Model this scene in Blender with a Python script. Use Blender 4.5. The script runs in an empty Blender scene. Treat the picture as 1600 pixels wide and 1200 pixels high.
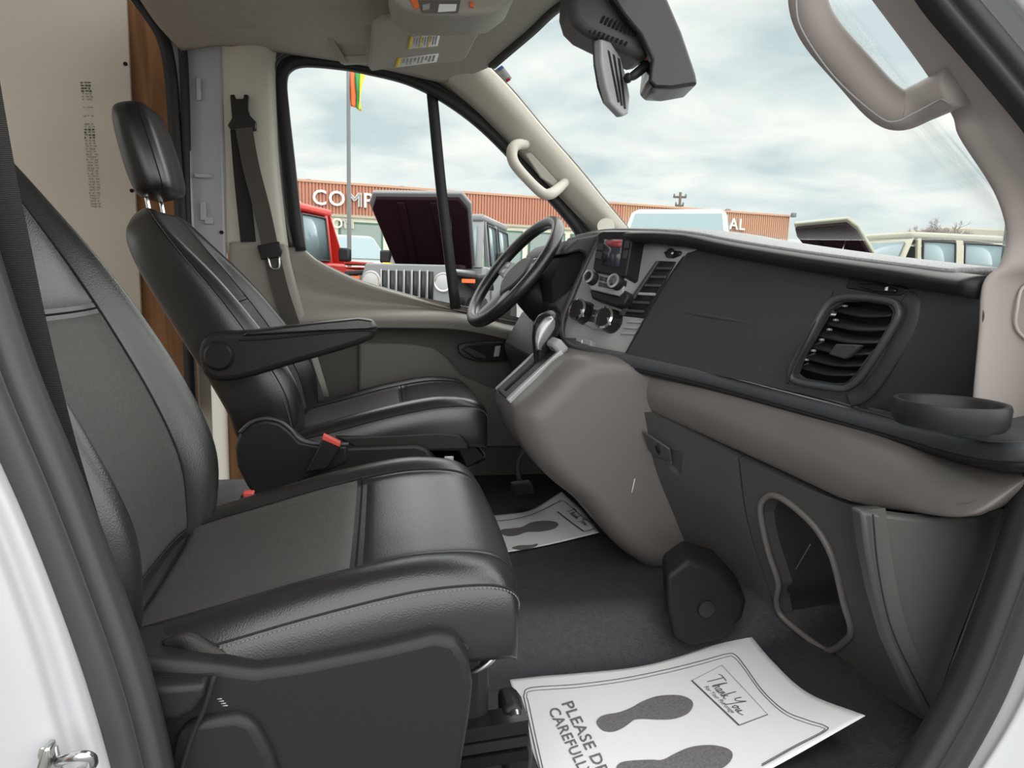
import bpy, bmesh, math, random
import numpy as np
from mathutils import Vector, Matrix
random.seed(7)
SC = bpy.context.scene
COL = SC.collection

# ---------------------------------------------------------------- camera
# vehicle axes: +x forward (right in the picture), +y to the driver's side (away from the camera), z = 0 is the cab floor
FPX, CX, CY = 1109.0, 800.0, 600.0
CAM = np.array([0.0, -1.7, 0.8])
YAW, PIT, ROL = math.radians(10.5), math.radians(-8.2), math.radians(1.55)
_f = np.array([math.sin(YAW)*math.cos(PIT), math.cos(YAW)*math.cos(PIT), math.sin(PIT)])
_r = np.array([math.cos(YAW), -math.sin(YAW), 0.0])
_u = np.cross(_r, _f)
_R = _r*math.cos(ROL) + _u*math.sin(ROL)
_U = _u*math.cos(ROL) - _r*math.sin(ROL)
cam_d = bpy.data.cameras.new('camera')
cam = bpy.data.objects.new('camera', cam_d); COL.objects.link(cam)
cam_d.sensor_width = 36.0; cam_d.lens = 36.0*FPX/1600.0
cam_d.clip_start = 0.02; cam_d.clip_end = 500
cam.matrix_world = Matrix(((_R[0], _U[0], -_f[0], CAM[0]), (_R[1], _U[1], -_f[1], CAM[1]), (_R[2], _U[2], -_f[2], CAM[2]), (0, 0, 0, 1)))
SC.camera = cam

def Q(px, py, y=None, x=None, z=None):
    """point of the place seen at a photo position, at a known distance across (y), along (x) or height (z)"""
    d = _f + _R*((px-CX)/FPX) - _U*((py-CY)/FPX)
    if y is not None: t = (y-CAM[1])/d[1]
    elif x is not None: t = (x-CAM[0])/d[0]
    else: t = (z-CAM[2])/d[2]
    return CAM + d*t

# ---------------------------------------------------------------- world: bright broken overcast
SC.view_settings.view_transform = 'Standard'
SC.view_settings.look = 'None'
SC.view_settings.exposure = 0.25
SC.view_settings.gamma = 1.0
SC.view_settings.use_curve_mapping = False
W = bpy.data.worlds.new('overcast_sky'); SC.world = W; W.use_nodes = True
nt = W.node_tree; nt.nodes.clear()
def N(t, **k):
    n = nt.nodes.new(t)
    for a, b in k.items(): setattr(n, a, b)
    return n
L = lambda a, b: nt.links.new(a, b)
out = N('ShaderNodeOutputWorld'); bg = N('ShaderNodeBackground'); L(bg.outputs[0], out.inputs[0])
tc = N('ShaderNodeTexCoord'); sep = N('ShaderNodeSeparateXYZ'); L(tc.outputs['Generated'], sep.inputs[0])
zz = N('ShaderNodeMath', operation='MAXIMUM'); L(sep.outputs[2], zz.inputs[0]); zz.inputs[1].default_value = 0.0
za = N('ShaderNodeMath', operation='ADD'); L(zz.outputs[0], za.inputs[0]); za.inputs[1].default_value = 0.16
dx = N('ShaderNodeMath', operation='DIVIDE'); L(sep.outputs[0], dx.inputs[0]); L(za.outputs[0], dx.inputs[1])
dy = N('ShaderNodeMath', operation='DIVIDE'); L(sep.outputs[1], dy.inputs[0]); L(za.outputs[0], dy.inputs[1])
cmb = N('ShaderNodeCombineXYZ'); L(dx.outputs[0], cmb.inputs[0]); L(dy.outputs[0], cmb.inputs[1])
n1 = N('ShaderNodeTexNoise'); L(cmb.outputs[0], n1.inputs['Vector'])
n1.inputs['Scale'].default_value = 2.0; n1.inputs['Detail'].default_value = 5; n1.inputs['Roughness'].default_value = 0.5; n1.inputs['Distortion'].default_value = 0.35
cr = N('ShaderNodeValToRGB'); L(n1.outputs[0], cr.inputs[0])
cr.color_ramp.elements[0].position = 0.34; cr.color_ramp.elements[0].color = (0.50, 0.585, 0.605, 1)
cr.color_ramp.elements[1].position = 0.62; cr.color_ramp.elements[1].color = (0.81, 0.815, 0.775, 1)
e = cr.color_ramp.elements.new(0.47); e.color = (0.645, 0.70, 0.70, 1)
hz = N('ShaderNodeMapRange'); L(zz.outputs[0], hz.inputs[0]); hz.inputs[1].default_value = 0.0; hz.inputs[2].default_value = 0.16
hz.inputs[3].default_value = 0.75; hz.inputs[4].default_value = 0.0
mx = N('ShaderNodeMixRGB'); L(hz.outputs[0], mx.inputs[0]); L(cr.outputs[0], mx.inputs[1]); mx.inputs[2].default_value = (0.68, 0.745, 0.745, 1)
L(mx.outputs[0], bg.inputs[0]); bg.inputs[1].default_value = 1.06

sun_d = bpy.data.lights.new('hazy_sun', 'SUN'); sun_d.energy = 5.4; sun_d.angle = math.radians(165); sun_d.color = (1.0, 0.97, 0.93)
sun = bpy.data.objects.new('hazy_sun', sun_d); COL.objects.link(sun)
sun.rotation_euler = Vector((-0.25, 0.25, -0.93)).to_track_quat('-Z', 'Y').to_euler()

# ---------------------------------------------------------------- materials
MATS = {}
def mat(name, col, rough=0.5, bump=None, var=0.0, varscale=6.0, metal=0.0, spec=0.5, coat=0.0, emit=None, sheen=0.0):
    m = bpy.data.materials.new(name); m.use_nodes = True; MATS[name] = m
    t = m.node_tree; b = t.nodes['Principled BSDF']
    b.inputs['Base Color'].default_value = (*col, 1); b.inputs['Roughness'].default_value = rough
    b.inputs['Metallic'].default_value = metal; b.inputs['Specular IOR Level'].default_value = spec
    b.inputs['Coat Weight'].default_value = coat; b.inputs['Coat Roughness'].default_value = 0.3 if coat else 0.03; b.inputs['Sheen Weight'].default_value = sheen
    c = t.nodes.new('ShaderNodeTexCoord')
    if var:
        n = t.nodes.new('ShaderNodeTexNoise'); n.inputs['Scale'].default_value = varscale; n.inputs['Detail'].default_value = 6
        t.links.new(c.outputs['Object'], n.inputs['Vector'])
        r = t.nodes.new('ShaderNodeValToRGB'); t.links.new(n.outputs[0], r.inputs[0])
        r.color_ramp.elements[0].position = 0.3; r.color_ramp.elements[1].position = 0.7
        r.color_ramp.elements[0].color = (*[v*(1-var) for v in col], 1); r.color_ramp.elements[1].color = (*[min(1, v*(1+var)) for v in col], 1)
        t.links.new(r.outputs[0], b.inputs['Base Color'])
    if bump:
        kind, sc, st = bump
        if kind == 'noise':
            n = t.nodes.new('ShaderNodeTexNoise'); n.inputs['Scale'].default_value = sc; n.inputs['Detail'].default_value = 3
        elif kind == 'voronoi':
            n = t.nodes.new('ShaderNodeTexVoronoi'); n.inputs['Scale'].default_value = sc
        else:
            n = t.nodes.new('ShaderNodeTexWave'); n.inputs['Scale'].default_value = sc; n.inputs['Distortion'].default_value = 1.5; n.inputs['Detail'].default_value = 2
            n.bands_direction = kind
        t.links.new(c.outputs['Object'], n.inputs['Vector'])
        bp = t.nodes.new('ShaderNodeBump'); bp.inputs['Strength'].default_value = st; bp.inputs['Distance'].default_value = 0.002
        t.links.new(n.outputs[0], bp.inputs['Height']); t.links.new(bp.outputs[0], b.inputs['Normal'])
    if emit:
        b.inputs['Emission Color'].default_value = (*emit[0], 1); b.inputs['Emission Strength'].default_value = emit[1]
    return m
mat('leather', (0.013, 0.013, 0.0135), 0.31, ('voronoi', 420, 0.10), spec=0.85)
mat('leather_side', (0.016, 0.015, 0.015), 0.5, ('voronoi', 420, 0.16), spec=0.35)
mat('cloth', (0.062, 0.058, 0.056), 0.55, ('noise', 520, 0.35), 0.18, 160)
mat('stitch', (0.16, 0.155, 0.15), 0.7)
mat('groove', (0.45, 0.42, 0.40), 0.7)
mat('seam', (0.008, 0.008, 0.008), 0.8)
mat('black_plastic', (0.016, 0.016, 0.0175), 0.42, ('noise', 700, 0.12), spec=0.3)
mat('foot_black', (0.010, 0.010, 0.011), 0.55, ('noise', 500, 0.2), spec=0.25)
mat('gloss_black', (0.012, 0.012, 0.013), 0.22)
mat('dash_dark', (0.030, 0.031, 0.034), 0.55, ('noise', 600, 0.22))
mat('dash_top', (0.30, 0.30, 0.305), 0.75, ('noise', 420, 0.5), 0.25, 300)
mat('ledge', (0.050, 0.052, 0.057), 0.38, ('noise', 600, 0.1))
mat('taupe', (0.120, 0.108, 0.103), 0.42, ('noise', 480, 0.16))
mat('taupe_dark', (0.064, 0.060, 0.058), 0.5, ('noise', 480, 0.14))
mat('bin_shade', (0.018, 0.017, 0.017), 0.6)  # darkness deep in the pocket is put into this colour
mat('stack_grey', (0.32, 0.325, 0.33), 0.4)
mat('beige', (0.56, 0.53, 0.46), 0.6, ('noise', 300, 0.06))
mat('pillar_pink', (0.34, 0.30, 0.285), 0.55, ('noise', 300, 0.06))
mat('headliner', (0.40, 0.38, 0.34), 0.9, ('noise', 500, 0.15), 0.05, 40)
mat('visor', (0.36, 0.34, 0.30), 0.8, ('noise', 400, 0.15))
mat('door_grey', (0.30, 0.28, 0.25), 0.55, ('noise', 400, 0.12))
mat('door_half_shade', (0.12, 0.112, 0.10), 0.55, ('noise', 400, 0.12))  # same grey plastic, shading on the map pocket put into the colour
mat('door_shade', (0.060, 0.056, 0.050), 0.55, ('noise', 400, 0.12))  # same grey plastic, deeper shading under the shelf put into the colour
mat('white_paint', (0.44, 0.45, 0.475), 0.28, spec=0.5)
mat('white_panel', (0.68, 0.65, 0.58), 0.42, None, 0.03, 2.0)
mat('rubber', (0.017, 0.017, 0.018), 0.6, ('noise', 250, 0.12))
mat('rubber_grey', (0.040, 0.039, 0.039), 0.5, ('noise', 250, 0.12))
mat('chrome', (0.75, 0.75, 0.76), 0.18, metal=1.0)
mat('steel', (0.55, 0.55, 0.54), 0.3, metal=1.0)
mat('silver_plastic', (0.42, 0.42, 0.43), 0.32, metal=0.6)
mat('belt', (0.018, 0.016, 0.015), 0.7, ('Z', 160, 0.5))
mat('belt_tan', (0.075, 0.066, 0.058), 0.75, ('Z', 160, 0.4))
mat('red_button', (0.75, 0.10, 0.08), 0.4)
mat('floor_vinyl', (0.030, 0.030, 0.035), 0.55, ('noise', 320, 0.6), 0.25, 90)
mat('paper', (0.74, 0.74, 0.76), 0.8, ('Y', 90, 0.10))
mat('ink', (0.14, 0.135, 0.135), 0.8, None, 0.25, 220)
mat('ink_line', (0.10, 0.10, 0.10), 0.8)
mat('mark_grey', (0.42, 0.41, 0.38), 0.6)
mat('label_white', (0.8, 0.8, 0.78), 0.6)
mat('label_yellow', (0.75, 0.55, 0.04), 0.6)
mat('sticker_blue', (0.10, 0.20, 0.55), 0.6)
mat('screen', (0.035, 0.035, 0.05), 0.15)
mat('screen_red', (0.20, 0.03, 0.035), 0.3, emit=((0.5, 0.05, 0.06), 0.10))
mat('orange', (0.8, 0.18, 0.04), 0.4)
mat('shade_black', (0.006, 0.006, 0.007), 0.9)  # near black: shade in recesses and slots as colour; also screws and clips
mat('mirror_glass', (0.6, 0.6, 0.6), 0.05, metal=1.0)
mat('asphalt', (0.20, 0.20, 0.20), 0.9, ('noise', 40, 0.3), 0.2, 3)

def wood():
    m = mat('plywood', (0.30, 0.145, 0.055), 0.6); t = m.node_tree; b = t.nodes['Principled BSDF']
    c = t.nodes['Texture Coordinate']; mp = t.nodes.new('ShaderNodeMapping'); mp.inputs['Scale'].default_value = (9, 9, 0.8)
    n = t.nodes.new('ShaderNodeTexNoise'); n.inputs['Scale'].default_value = 2.0; n.inputs['Detail'].default_value = 8; n.inputs['Distortion'].default_value = 1.2
    t.links.new(c.outputs['Object'], mp.inputs[0]); t.links.new(mp.outputs[0], n.inputs['Vector'])
    r = t.nodes.new('ShaderNodeValToRGB'); t.links.new(n.outputs[0], r.inputs[0])
    r.color_ramp.elements[0].position = 0.3; r.color_ramp.elements[0].color = (0.20, 0.09, 0.035, 1)
    r.color_ramp.elements[1].position = 0.7; r.color_ramp.elements[1].color = (0.40, 0.21, 0.085, 1)
    t.links.new(r.outputs[0], b.inputs['Base Color'])
wood()
def glass(name, tint, refl=0.06):
    m = bpy.data.materials.new(name); m.use_nodes = True; MATS[name] = m; t = m.node_tree; t.nodes.clear()
    o = t.nodes.new('ShaderNodeOutputMaterial'); mx = t.nodes.new('ShaderNodeMixShader'); tr = t.nodes.new('ShaderNodeBsdfTransparent'); gl = t.nodes.new('ShaderNodeBsdfGlossy')
    tr.inputs[0].default_value = (*tint, 1); gl.inputs['Roughness'].default_value = 0.02
    lw = t.nodes.new('ShaderNodeLayerWeight'); lw.inputs[0].default_value = 0.5
    pw = t.nodes.new('ShaderNodeMath'); pw.operation = 'POWER'; pw.inputs[1].default_value = 5.0; ml = t.nodes.new('ShaderNodeMath'); ml.operation = 'MULTIPLY_ADD'; ml.inputs[1].default_value = 0.35; ml.inputs[2].default_value = 0.0
    t.links.new(lw.outputs['Facing'], pw.inputs[0]); t.links.new(pw.outputs[0], ml.inputs[0])
    t.links.new(ml.outputs[0], mx.inputs[0]); t.links.new(tr.outputs[0], mx.inputs[1]); t.links.new(gl.outputs[0], mx.inputs[2]); t.links.new(mx.outputs[0], o.inputs[0])
glass('glass', (0.97, 0.985, 0.98))

# ---------------------------------------------------------------- mesh helpers
def V3(p): return np.array(p, float)
def spline(pts, n, closed=False):
    """Catmull-Rom through pts, n samples (centripetal not needed for these spacings)"""
    P = np.array(pts, float); m = len(P)
    if m == 2 and not closed:
        t = np.linspace(0, 1, n)[:, None]; return P[0]*(1-t) + P[1]*t
    if closed:
        Pe = np.vstack([P[-1], P, P[0], P[1]]); u = np.linspace(0, m, n, endpoint=False)
    else:
        Pe = np.vstack([2*P[0]-P[1], P, 2*P[-1]-P[-2]]); u = np.linspace(0, m-1, n)
    i = np.minimum(u.astype(int), (m if closed else m-1)-1); t = (u-i)[:, None]
    a, b, c, d = Pe[i], Pe[i+1], Pe[i+2], Pe[i+3]
    return 0.5*((2*b) + (c-a)*t + (2*a-5*b+4*c-d)*t*t + (3*b-a-3*c+d)*t**3)
def surf(rows, nu, nv):
    """rows of control points -> dense (nu, nv, 3) grid"""
    A = np.array([spline(r, nv) for r in rows])
    return np.array([spline(A[:, j], nu) for j in range(nv)]).transpose(1, 0, 2)
def obj(name, verts, faces, m, parent=None, smooth=True, solid=None, bevel=None, sub=0, off=-1.0, seg=2):
    me = bpy.data.meshes.new(name)
    o = bpy.data.objects.new(name, me); COL.objects.link(o)
    vs = np.array(verts, float)
    if parent is not None:
        vs = vs - np.array(parent.get('_w', (0, 0, 0))); o.parent = parent
    o['_w'] = tuple(parent.get('_w', (0, 0, 0))) if parent is not None else (0.0, 0.0, 0.0)
    me.from_pydata([tuple(v) for v in vs], [], [tuple(int(i) for i in f) for f in faces])
    me.materials.append(MATS[m] if isinstance(m, str) else m)
    bm = bmesh.new(); bm.from_mesh(me); bmesh.ops.remove_doubles(bm, verts=bm.verts, dist=1e-6); bmesh.ops.recalc_face_normals(bm, faces=bm.faces); bm.to_mesh(me); bm.free()
    if solid:
        s = o.modifiers.new('solid', 'SOLIDIFY'); s.thickness = solid; s.offset = off
    if bevel:
        b = o.modifiers.new('bevel', 'BEVEL'); b.width = bevel; b.segments = seg; b.limit_method = 'ANGLE'; b.angle_limit = math.radians(35); b.harden_normals = False
    if sub:
        s = o.modifiers.new('sub', 'SUBSURF'); s.levels = sub; s.render_levels = sub
    if smooth:
        me.polygons.foreach_set('use_smooth', [True]*len(me.polygons))
        if bevel or smooth == 'auto':
            me.set_sharp_from_angle(angle=math.radians(42))
    return o
def gridfaces(nu, nv, cu=False, cv=False):
    F = []
    for i in range(nu if cu else nu-1):
        for j in range(nv if cv else nv-1):
            a, b = i, (i+1) % nu; c, d = j, (j+1) % nv
            F.append((a*nv+c, a*nv+d, b*nv+d, b*nv+c))
    return F
GRID = {}
def hit(G, px, py, h=0.0):
    """photo position met with a built surface grid, lifted off it by h"""
    dx = G - CAM; k = dx @ _f; fx = CX + FPX*(dx @ _R)/k; fy = CY - FPX*(dx @ _U)/k
    i, j = np.unravel_index(np.argmin((fx-px)**2+(fy-py)**2), fx.shape); i = min(max(i, 1), G.shape[0]-2); j = min(max(j, 1), G.shape[1]-2)
    n = np.cross(G[i+1, j]-G[i-1, j], G[i, j+1]-G[i, j-1]); n /= np.linalg.norm(n)+1e-12
    if np.dot(n, CAM-G[i, j]) < 0: n = -n
    d = _f + _R*((px-CX)/FPX) - _U*((py-CY)/FPX)
    return CAM + d*(np.dot(G[i, j]+n*h-CAM, n)/np.dot(d, n))
def gsurf(name, rows, nu, nv, m, parent=None, solid=0.006, off=-1.0, **k):
    G = surf(rows, nu, nv); GRID[name] = G
    o = obj(name, G.reshape(-1, 3), gridfaces(nu, nv), m, parent, solid=None, **k)
    if solid: thicken(o, solid)
    return o
def thicken(o, d):
    """close an open sheet: extrude a back wall away from the camera side"""
    me = o.data; w = V3(o['_w'])
    bm = bmesh.new(); bm.from_mesh(me); bm.normal_update()
    tot = 0.0
    for f in bm.faces:
        c = V3(f.calc_center_median()) + w
        tot += float(np.dot(V3(f.normal), CAM - c))*f.calc_area()
    if tot < 0:
        for f in bm.faces: f.normal_flip()
        bm.to_mesh(me)
    bm.free()
    s = o.modifiers.new('solid', 'SOLIDIFY'); s.thickness = d; s.offset = -1.0; s.use_even_offset = False
    return o
def empty(name, loc, label=None, cat=None, group=None, kind=None):
    o = bpy.data.objects.new(name, None); COL.objects.link(o); o.empty_display_size = 0.05
    o.location = tuple(float(v) for v in loc); o['_w'] = tuple(float(v) for v in loc)
    tag(o, label, cat, group, kind); return o
def tag(o, label=None, cat=None, group=None, kind=None):
    if label: o['label'] = label
    if cat: o['category'] = cat
    if group: o['group'] = group
    if kind: o['kind'] = kind
    return o
def struct(o, label=None): return tag(o, label, kind='structure')
def loft(name, rings, m, parent=None, cap=True, closed=True, **k):
    R = np.array(rings, float); nu, nv = R.shape[:2]
    F = gridfaces(nu, nv, False, closed)
    if cap: F.append(tuple(range(nv))[::-1]); F.append(tuple((nu-1)*nv+j for j in range(nv)))
    return obj(name, R.reshape(-1, 3), F, m, parent, **k)
def frames(path):
    P = np.array(path, float); T = np.gradient(P, axis=0); T /= np.linalg.norm(T, axis=1)[:, None]+1e-12
    return P, T
def tube(name, path, r, m, parent=None, n=None, seg=10, up=None, prof=None, cap=True, closed=False, **k):
    """sweep a round (r) or given profile [(a,b)..] along a path; a runs along side = T x up, b along up"""
    P = spline(path, n or max(8, 6*len(path)), closed)
    if closed:
        T = np.roll(P, -1, 0) - np.roll(P, 1, 0); T /= np.linalg.norm(T, axis=1)[:, None]
    else: P, T = frames(P)
    rr = np.interp(np.linspace(0, 1, len(P)), np.linspace(0, 1, len(r)), r) if hasattr(r, '__len__') else np.full(len(P), r if r else 1.0)
    pr = np.array(prof, float) if prof is not None else np.array([(math.cos(a), math.sin(a)) for a in np.linspace(0, 2*math.pi, seg, endpoint=False)])
    u = V3(up) if up is not None else (V3((0, 0, 1)) if abs(T[0][2]) < 0.9 else V3((1, 0, 0)))
    rings = []
    for p, t, q in zip(P, T, rr):
        s = np.cross(t, u); s /= np.linalg.norm(s)+1e-12; w = np.cross(s, t); w /= np.linalg.norm(w)
        if up is None: u = w
        rings.append([p + s*a*q + w*b*q for a, b in pr])
    if closed:
        R = np.array(rings); nu, nv = R.shape[:2]
        return obj(name, R.reshape(-1, 3), gridfaces(nu, nv, True, True), m, parent, **k)
    return loft(name, rings, m, parent, cap=cap, **k)
def prism(name, outline, ext, m, parent=None, bevel=0.004, n=0, **k):
    """planar outline (3d points) pushed along ext; n > 0 smooths the outline"""
    O = np.array(outline, float)
    if n: O = spline(O, n, True)
    E_ = V3(ext); c = len(O)
    vs = np.vstack([O, O+E_]); F = [tuple(range(c))[::-1], tuple(range(c, 2*c))] + [(i, (i+1) % c, c+(i+1) % c, c+i) for i in range(c)]
    return obj(name, vs, F, m, parent, bevel=bevel, **k)
def box(name, lo, hi, m, parent=None, bevel=0.004, rot=None, at=None, **k):
    lo, hi = V3(lo), V3(hi)
    vs = np.array([[(lo, hi)[a][0], (lo, hi)[b][1], (lo, hi)[c][2]] for a in (0, 1) for b in (0, 1) for c in (0, 1)])
    if rot is not None: vs = vs @ np.array(rot.to_3x3()).T
    if at is not None: vs = vs + V3(at)
    F = [(0, 1, 3, 2), (4, 6, 7, 5), (0, 4, 5, 1), (2, 3, 7, 6), (0, 2, 6, 4), (1, 5, 7, 3)]
    return obj(name, vs, F, m, parent, bevel=bevel, **k)
def lathe(name, prof, c, axis, m, parent=None, seg=28, **k):
    """prof [(radius, along axis)] turned about axis through c"""
    A = V3(axis); A /= np.linalg.norm(A); s = np.cross(A, (0, 0, 1) if abs(A[2]) < 0.9 else (1, 0, 0)); s /= np.linalg.norm(s); w = np.cross(A, s)
    rings = [[V3(c) + A*h + (s*math.cos(a)+w*math.sin(a))*r for a in np.linspace(0, 2*math.pi, seg, endpoint=False)] for r, h in prof]
    return loft(name, rings, m, parent, smooth='auto', **k)
def text_mesh(s, size=1.0, shear=0.0, space=1.0, bold=0.0):
    """flat lettering: (verts xy, faces)"""
    c = bpy.data.curves.new('lettering', 'FONT'); c.body = s; c.size = size; c.shear = shear; c.space_character = space; c.offset = bold; c.resolution_u = 3; c.fill_mode = 'FRONT'
    o = bpy.data.objects.new('lettering', c); COL.objects.link(o)
    dg = bpy.context.evaluated_depsgraph_get(); me = o.evaluated_get(dg).to_mesh()
    vs = np.array([v.co[:] for v in me.vertices]).reshape(-1, 3); fs = [tuple(p.vertices) for p in me.polygons]
    o.evaluated_get(dg).to_mesh_clear(); bpy.data.objects.remove(o); bpy.data.curves.remove(c)
    return vs, fs

def QP(px, py, pl, off=0.0):
    """photo position met with a plane (point, normal), lifted off the plane by off"""
    p, n = pl; d = _f + _R*((px-CX)/FPX) - _U*((py-CY)/FPX)
    return CAM + d*(np.dot(p + n*off - CAM, n)/np.dot(d, n))
def plane(a, b, c):
    a, b, c = V3(a), V3(b), V3(c); n = np.cross(b-a, c-a); n /= np.linalg.norm(n)
    if np.dot(n, CAM-a) < 0: n = -n
    return a, n
def cut(o, *cutters):
    """subtract solids from o for good"""
    for c in cutters:
        b = o.modifiers.new('cut', 'BOOLEAN'); b.object = c; b.operation = 'DIFFERENCE'; b.solver = 'EXACT'
    bpy.context.view_layer.update()
    dg = bpy.context.evaluated_depsgraph_get()
    me = bpy.data.meshes.new_from_object(o.evaluated_get(dg)); old = o.data; o.modifiers.clear(); o.data = me; bpy.data.meshes.remove(old)
    for c in cutters:
        cm = c.data; bpy.data.objects.remove(c); bpy.data.meshes.remove(cm)
    me.polygons.foreach_set('use_smooth', [True]*len(me.polygons)); me.set_sharp_from_angle(angle=math.radians(40))
    return o
def plate(name, pts, pl, off, th, m, parent=None, bevel=0.002, n=0, **k):
    """a flat piece on a plane: outline in photo positions, standing off the plane, th thick"""
    return prism(name, [QP(a, b, pl, off) for a, b in pts], -pl[1]*th, m, parent, bevel=bevel, n=n, **k)
# ================================================================ the cab shell
def hfloor(x, y):
    s = lambda t: min(1, max(0, t))**2*(3-2*min(1, max(0, t)))
    z = 0.085*s((y+0.375)/0.15) + 0.015*s((y-0.1)/0.2)*0
    return z + 0.42*max(0, x-0.70)**1.4
xs = np.linspace(-0.8, 1.15, 40); ys = np.concatenate([np.linspace(-0.84, -0.45, 6), np.linspace(-0.42, -0.15, 16), np.linspace(-0.1, 0.86, 14)])
o = obj('floor', [(x, y, hfloor(x, y)) for x in xs for y in ys], gridfaces(len(xs), len(ys)), 'floor_vinyl'); thicken(o, .03)
struct(o, 'black textured vinyl cab floor rising to the toe board')
struct(box('trim_1', (-0.42, -0.90, -0.06), (0.92, -0.80, 0.035), 'rubber', bevel=0.015), 'black scuff plate along the door sill')
struct(box('wall_firewall', (1.10, -0.86, 0.1), (1.16, 0.86, 0.74), 'black_plastic'), 'dark firewall behind the dashboard')

# ---- driver door: inner panel, handle, seals, glass
D = empty('door_1', (0.2, 0.86, 0.05), 'grey moulded driver door with dark handle recess and black window frame', kind='structure')
def prow(pts, y): return [Q(a, b, y) for a, b in pts]
cx_ = [436, 470, 500, 560, 640, 720, 800, 900, 980]
A = [385, 387, 408, 436, 460, 481, 497, 515, 525]
rows = [prow(zip(cx_, A), 0.875), prow(zip(cx_, [a+5 for a in A]), 0.85), prow(zip(cx_, [412, 420, 437, 456, 471, 486, 503, 520, 530]), 0.858),
        prow(zip(cx_, [450, 458, 466, 474, 480, 488, 506, 524, 535]), 0.868), prow(zip(cx_, [488, 488, 488, 488, 488, 492, 512, 530, 541]), 0.81),
        prow(zip(cx_, [500, 500, 499, 498, 498, 502, 520, 540, 550]), 0.785), prow(zip(cx_, [516, 515, 514, 513, 513, 516, 532, 550, 560]), 0.80)]
gsurf('upper_panel', rows, 44, 60, 'door_grey', D, solid=0.02)
rows = [prow(zip(cx_, [513, 512, 511, 510, 510, 513, 529, 547, 557]), 0.803), prow(zip(cx_, [540, 538, 536, 532, 533, 540, 552, 570, 580]), 0.835), prow(zip(cx_, [620]*9), 0.84),
        prow(zip(cx_, [700]*9), 0.84), prow(zip(cx_, [830]*9), 0.83)]
gsurf('lower_panel', rows, 24, 40, 'door_shade', D, solid=0.02)
pk = [(560, 535), (640, 537), (676, 543), (700, 560), (722, 585), (760, 603), (830, 618), (830, 700), (560, 700)]
prism('map_pocket', prow(pk, 0.815), (0, 0.035, 0), 'door_half_shade', D, bevel=0.01)
hb = [(716, 545), (722, 537), (760, 534), (795, 535), (800, 541), (797, 556), (790, 564), (745, 564), (722, 556)]
bz = prism('handle_bezel', prow(hb, 0.795), (0, 0.04, 0), 'gloss_black', D, bevel=0.004, n=40)
prism('handle_recess_shade', prow([(730, 540), (788, 538), (785, 560), (745, 561)], 0.7935), (0, 0.003, 0), 'shade_black', bz, bevel=0.0005)  # flat dark plate: shade of the recess as colour
prism('handle_lever', prow([(722, 547), (730, 541), (762, 556), (760, 562), (742, 560)], 0.780), (0, 0.012, 0), 'black_plastic', bz, bevel=0.004)
prism('lock_button', prow([(774, 541), (783, 540), (780, 557), (771, 558)], 0.786), (0, 0.008, 0), 'silver_plastic', bz, bevel=0.002)
seal = [(470, 392), (462, 340), (452, 250), (443, 170), (440, 125), (449, 104), (475, 95), (530, 99), (575, 107), (640, 124), (700, 155), (760, 201), (830, 273), (880, 328), (906, 362), (920, 395)]
SEAL = prow(seal, 0.845)
tube('window_seal', SEAL, 0.0135, 'rubber', D, n=90, up=(0, 1, 0), prof=[(-1.3, -1), (1.0, -1), (1.3, 0), (1.0, 1.2), (-1.3, 1.2)])
outer = [(455, 385), (444, 330), (436, 250), (429, 170), (427, 120), (438, 92), (470, 82), (530, 87)]
tube('door_seal', prow(outer, 0.835), 0.008, 'rubber_grey', D, n=50, up=(0, 1, 0))
tube('door_frame', prow([(456, 400), (448, 340), (439, 250), (430, 170), (427, 118), (439, 90), (470, 80), (530, 84), (578, 92), (645, 109), (708, 140), (770, 187), (842, 259), (892, 315), (918, 350), (938, 390)], .870), 1.0, 'rubber_grey', D, n=90, up=(0, 1, 0), prof=[(-.026, -.006), (.026, -.006), (.026, .02), (-.026, .02)])
tube('window_divider', prow([(674, 135), (690, 300), (712, 482)], 0.855), 1.0, 'rubber', D, n=14, up=(0, 1, 0), prof=[(-0.018, -0.008), (0.018, -0.008), (0.018, 0.012), (-0.018, 0.012)])
tube('belt_moulding', prow([(470, 391), (500, 412), (560, 440), (640, 464), (720, 485), (800, 501), (900, 519)], 0.872), 0.008, 'rubber', D, n=40)
def pane(name, outline, m='glass', parent=None, ext=(0, 0.004, 0)):
    return prism(name, outline, ext, m, parent, bevel=0, smooth=False)
g1 = [(472, 392), (452, 250), (443, 170), (440, 125), (449, 104), (475, 95), (530, 99), (575, 107), (640, 124), (674, 141), (690, 300), (712, 482), (640, 470), (560, 446), (500, 418)]
g2 = [(676, 143), (700, 155), (760, 201), (830, 273), (880, 328), (906, 362), (935, 420), (935, 530), (800, 505), (713, 486), (691, 300)]
w = pane('window_1', prow(g1, 0.866)); struct(w, 'clear sliding side window glass of the driver door')
w = pane('window_2', prow(g2, 0.866)); struct(w, 'small clear fixed quarter window ahead of the driver window')

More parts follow.
